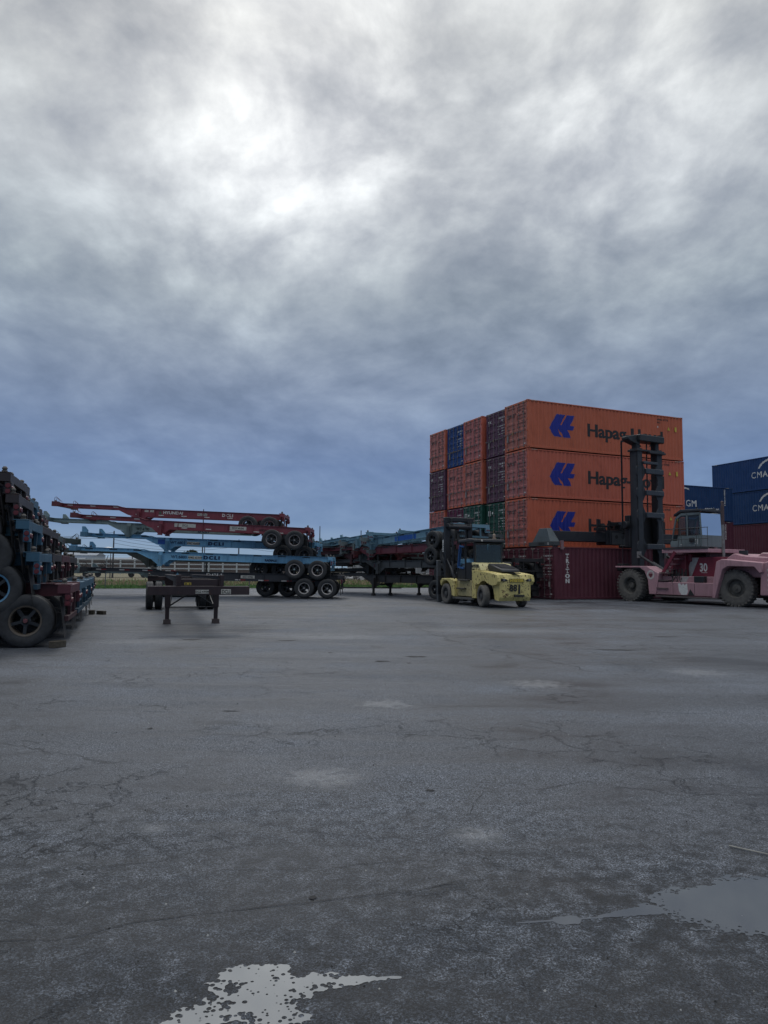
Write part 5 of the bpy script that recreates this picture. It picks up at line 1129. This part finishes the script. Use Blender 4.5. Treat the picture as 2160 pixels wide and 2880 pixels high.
# ------------------------------------------------------------------ fence, rail wagons, poles and the far edge
FENCE = thing('chain_link_fence', 'long chain link fence with barbed wire between the yard and the field', 'fence', (E0.x, E0.y, 0), math.atan2(dirE.y, dirE.x))
fs0, fs1 = 84, 150; off_ = .9
WIRE = simple('galvanised_wire', (.16, .165, .17), .6, .5, var=.3)
mb = MB(); s = fs0 - 2
while s < fs1:
    for sg in (1, -1):
        a, b = (s, s + 1.9) if sg > 0 else (s + 1.9, s)
        mb.add([(a, off_, .08), (a + .008, off_, .08), (b + .008, off_, 1.98), (b, off_, 1.98)], [(0, 1, 2, 3)])
    s += .13
mb.build('wire_mesh', WIRE, FENCE, smooth=0)
s = fs0; k = 0
def fpost(): 
    return MB().tube((0, 0, 0), (0, 0, 2.02), .035, 7).bar((0, 0, 2.0), (.10, -.26, 2.42), .03, .04).data('fence_post', WIRE)
while s < fs1:
    o = link('fence_post', cached('fpost', fpost), FENCE, None, (s, off_, 0), (0, 0, random.uniform(-.1, .1))); s += 3.55
MB().tube((fs0, off_, 2.0), (fs1, off_, 2.0), .024, 6).build('top_rail', WIRE, FENCE)
for q in (.12, .26, .40): MB().tube((fs0, off_ - q * .6, 2.0 + q), (fs1, off_ - q * .6, 2.0 + q), .006, 4).build('barbed_wire', WIRE, FENCE)
MB().tube((124, -.25, .12), (129.6, -.25, .12), .045, 8); 
mb = MB(); mb.box(0, 5.4, -.06, .06, 0, .10); o = mb.build('steel_beam', DARK, None); o.location = (-3.9, 57.6, .02); o.rotation_euler = (0, 0, R(6)); tag(o, 'dark steel beam lying along the grass edge behind the chassis stacks', 'beam')
# rail wagons with louvred side panels
PAL, BRN = (.62, .66, .68), simple('brown_louvre', (.16, .125, .115), .8, var=.3)
def louvre(): 
    mb = MB(); mb.box(0, 1.75, 0, .03, 0, .50)
    for i in range(5): mb.obox((.875, -.012, .06 + i * .095), (1.7, .03, .05), (.5, 0, 0))
    return mb.data('louvre_panel', BRN, smooth=0)
def wagon(loc, n, label, rows=3):
    t = thing('rail_wagon', label, 'rail wagon', loc, R(2), 'pale rail wagons beyond the fence')
    Lw = n * 2.05 + .6; mb = MB(); mb.box(0, Lw, .12, 2.8, .6, .75 + rows * .62); 
    mb.build('wagon_body', PAINT, t, (.10, .10, .10))
    mb = MB()
    for r in range(rows + 1): mb.box(0, Lw, -.02, .12, .66 + r * .63, .84 + r * .63)
    for i in range(n + 1): mb.box(.12 + i * 2.05, .34 + i * 2.05, -.05, .10, .55, .86 + rows * .63)
    mb.box(-.02, Lw, .0, 2.85, .8 + rows * .63, .84 + rows * .63); mb.build('wagon_frame', PAINT, t, PAL, smooth=0)
    for i in range(n):
        for r in range(rows): link('louvre_panel', cached('louvre', louvre), t, None, (.42 + i * 2.05, .05, .82 + r * .63))
    for x in (1.2, 3.0, Lw - 3.0, Lw - 1.2):
        if Lw > 8: MB().lathe([(0, 0), (.45, 0), (.45, .12), (0, .12)], (x, .4, .46), n=16).build('rail_wheel', GREASE, t)
Yr = 104
wagon((-58.5, Yr, .0), 6, 'pale rail wagon beyond the fence, leftmost in view by the left pile')
wagon((-45.0, Yr + .5, .0), 5, 'pale rail wagon beyond the fence under the maroon chassis nose')
wagon((-33.0, Yr + .9, .0), 3, 'short pale rail wagon beyond the fence left of the landing leg bracket')
wagon((-26.0, Yr + 1.2, .0), 6, 'pale rail wagon with slanted end beyond the fence, right of the legs')
# pale warehouse and rubble to the right
wh = thing('warehouse', 'low pale warehouse beyond the fence behind the chassis heap', 'warehouse', (-6.0, 118, 0), R(-3))
MB().box(0, 26, 0, 12, 0, 3.9).build('wall', simple('pale_cladding', (.33, .35, .37), .7, var=.1), wh)
MB().box(-.2, 26.2, -.2, 12.2, 3.9, 4.1).build('roof', simple('grey_roofing', (.22, .23, .25), .7), wh)
for i in range(5): MB().box(2 + i * 4.8, 4.8 + i * 4.8, -.06, .0, .1, 2.6).build('roller_door', simple('door_grey%d' % i, (.24, .25, .27), .7), wh)
mb = MB(); rnd = random.Random(8)
for i in range(420):
    x = rnd.uniform(-8.5, 14); y = rnd.uniform(96, 102); hh = max(.15, 1.5 - abs(y - 99) * .45 + rnd.uniform(-.3, .3)) * (.6 + .4 * math.sin(x * 1.3)); s = rnd.uniform(.25, .7)
    mb.obox((x, y, rnd.uniform(.1, hh)), (s, s * .8, s * .6), (rnd.uniform(0, 3), rnd.uniform(0, 3), rnd.uniform(0, 3)), rnd.choice((0, 0, 1)))
tag(mb.build('rubble', [simple('pale_rubble', (.36, .36, .36), .9), simple('grey_rubble', (.12, .12, .12), .9)], smooth=0), 'heap of pale broken concrete beyond the fence', 'rubble', kind='stuff')
POLE = simple('dark_pole', (.05, .05, .055), .8)
def pole(px_, Y, h, label, arm=0, lamp=False, r=.14):
    x = (px_ - 1080) / 2000 * Y
    t = thing('utility_pole' if not lamp else 'lamp_post', label, 'pole' if not lamp else 'lamp post', (x, Y, 0), 0)
    MB().tube((0, 0, 0), (0, 0, h), r, 8, r * .6).build('shaft', POLE, t)
    for k in range(arm): MB().box(-1.2, 1.2, -.06, .06, h - .6 - k * 1.0, h - .45 - k * 1.0).build('cross_arm', POLE, t)
    if lamp: MB().lathe([(0, -.22), (.75, -.12), (.95, 0), (.6, .2), (0, .3)], (-.35, 0, h - .1), 'z', 16).build('lamp_head', simple('lamp_white', (.8, .8, .78), .4), t)
    return (x, Y, h)
pole(209, 95, 3.6, 'thin dark pole left of the chassis noses'); A1 = pole(321, 100, 6.6, 'dark pole beside the round white lamp', 1); pole(314, 98, 4.1, 'lamp post with round white lamp head behind the blue chassis noses', lamp=True, r=.08)
pole(375, 105, 3.9, 'slim pole right of the white lamp', r=.1); A2 = pole(571, 110, 10.6, 'tallest dark mast behind the maroon chassis rails', r=.11); pole(577, 118, 6, 'short pole just right of the tallest mast', r=.1)
A3 = pole(673, 112, 6.0, 'dark pole with cross arm right of the DCLI lettering'.replace('DCLI', 'chassis'), 1); pole(520, 120, 4.3, 'pole with two cross arms left of the round tree', 2, r=.12)
pole(900, 108, 8.0, 'thin tall mast in the gap right of the chassis wheels', r=.1); pole(903, 125, 6.4, 'slightly shorter mast beside the one in the gap', r=.1); pole(964, 120, 7.3, 'thin mast at the left end of the chassis heap', r=.1); pole(1016, 125, 8.3, 'thin mast above the nose end of the chassis heap', r=.12); pole(660, 118, 3.4, 'low pole near the middle cross arm pole', r=.1)
A4 = pole(470, 130, 5.0, 'thin pole behind the stacked blue chassis', r=.1)
mb = MB()
def wire(a, b, sag):
    pts = [V(*a).lerp(V(*b), i / 8) - V(0, 0, sag * 4 * (i / 8) * (1 - i / 8)) for i in range(9)]
    mb.path(pts, .02, 4)
far = lambda px_, Y, h: ((px_ - 1080) / 2000 * Y, Y, h)
for dz in (0, .5, 1.0):
    wire(far(-100, 100, 5.9 + dz), (A1[0], A1[1], A1[2] - .2 - dz * .8), .6); wire((A1[0], A1[1], 5.9 - dz), far(673, 112, 5.6 - dz * .6), .9); wire(far(673, 112, 5.6 - dz * .6), far(903, 125, 5.4 - dz * .6), .7); wire(far(903, 125, 5.4 - dz * .6), far(1300, 130, 6 - dz), .9)
tag(mb.build('power_lines', DARK), 'thin overhead power lines strung between the far poles', 'power lines')
# tree, bushes and far town
LEAF = simple('dark_foliage', (.035, .05, .03), .9, var=.4, bmp=0)
def tree(px_, Y, w, h, label):
    x = (px_ - 1080) / 2000 * Y; t = thing('tree', label, 'tree', (x, Y, 0)); rnd = random.Random(int(px_))
    MB().tube((0, 0, 0), (0, 0, h * .6), .25, 7, .12).tube((0, 0, h * .4), (w * .2, 0, h * .75), .1, 6, .05).tube((0, 0, h * .4), (-w * .2, .2, h * .7), .1, 6, .05).build('trunk', POLE, t)
    mb = MB()
    for i in range(1500):
        a = rnd.uniform(0, 6.28); q = rnd.random() ** .5; zz = rnd.random(); rr = w / 2 * q * math.sin(math.pi * (.15 + .8 * zz)) * (1 + .35 * math.sin(a * 3 + zz * 5)); p = V(rr * math.cos(a), rr * math.sin(a), h * (.35 + .65 * zz)); s = rnd.uniform(.08, .2)
        e = Euler((rnd.uniform(0, 3), rnd.uniform(0, 3), rnd.uniform(0, 3))).to_matrix(); mb.add([p + e @ V(-s, -s, 0), p + e @ V(s, -s, 0), p + e @ V(s, s, 0), p + e @ V(-s, s, 0)], [(0, 1, 2, 3)])
    mb.build('crown', LEAF, t, smooth=0)
tree(543, 128, 4.2, 4.6, 'small round dark tree beyond the rail wagons')
tree(30, 130, 8, 5, 'broad dark tree far off behind the left pile')
tree(1180, 150, 9, 5, 'broad dark tree far off behind the chassis heap')
mb = MB(); rnd = random.Random(2)
for i in range(5200):
    x = rnd.uniform(-420, 380); y = rnd.uniform(430, 470); h = 2.2 + 1.8 * noise.noise(V(x * .02, 0, 0)); p = V(x, y, rnd.uniform(0, max(.5, h))); s = rnd.uniform(.6, 1.3)
    e = Euler((rnd.uniform(0, 3), rnd.uniform(0, 3), rnd.uniform(0, 3))).to_matrix(); mb.add([p + e @ V(-s, -s, 0), p + e @ V(s, -s, 0), p + e @ V(s, s, 0), p + e @ V(-s, s, 0)], [(0, 1, 2, 3)])
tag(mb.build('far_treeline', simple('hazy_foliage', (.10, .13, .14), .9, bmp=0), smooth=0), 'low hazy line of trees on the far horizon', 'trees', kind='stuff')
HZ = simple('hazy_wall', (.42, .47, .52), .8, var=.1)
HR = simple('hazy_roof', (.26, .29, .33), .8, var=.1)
for i, (px_, w, h, lb) in enumerate(((150, 26, 5.5, 'pale far shed at the left end of the horizon'), (225, 16, 8.5, 'pale far building with the highest roof left of the lamp'), (300, 30, 6, 'long pale far shed behind the lamp post'), (420, 22, 7, 'pale far building behind the blue bracket'), (520, 34, 5, 'long low far shed behind the small round tree'), (690, 20, 6.5, 'pale far building behind the blue rails'), (790, 26, 5, 'pale far shed behind the chassis wheels'))):
    Y = 330 + 12 * i; t = thing('far_building', lb, 'building', ((px_ - 1080) / 2000 * Y, Y, 0), 0, 'pale buildings on the horizon')
    MB().box(-w / 2, w / 2, 0, 12, 0, h * .8).build('wall', HZ, t); MB().prism([(-.3, h * .8), (6, h), (12.3, h * .8)], 'x', -w / 2 - .3, w / 2 + .3).build('roof', HR, t)
# air
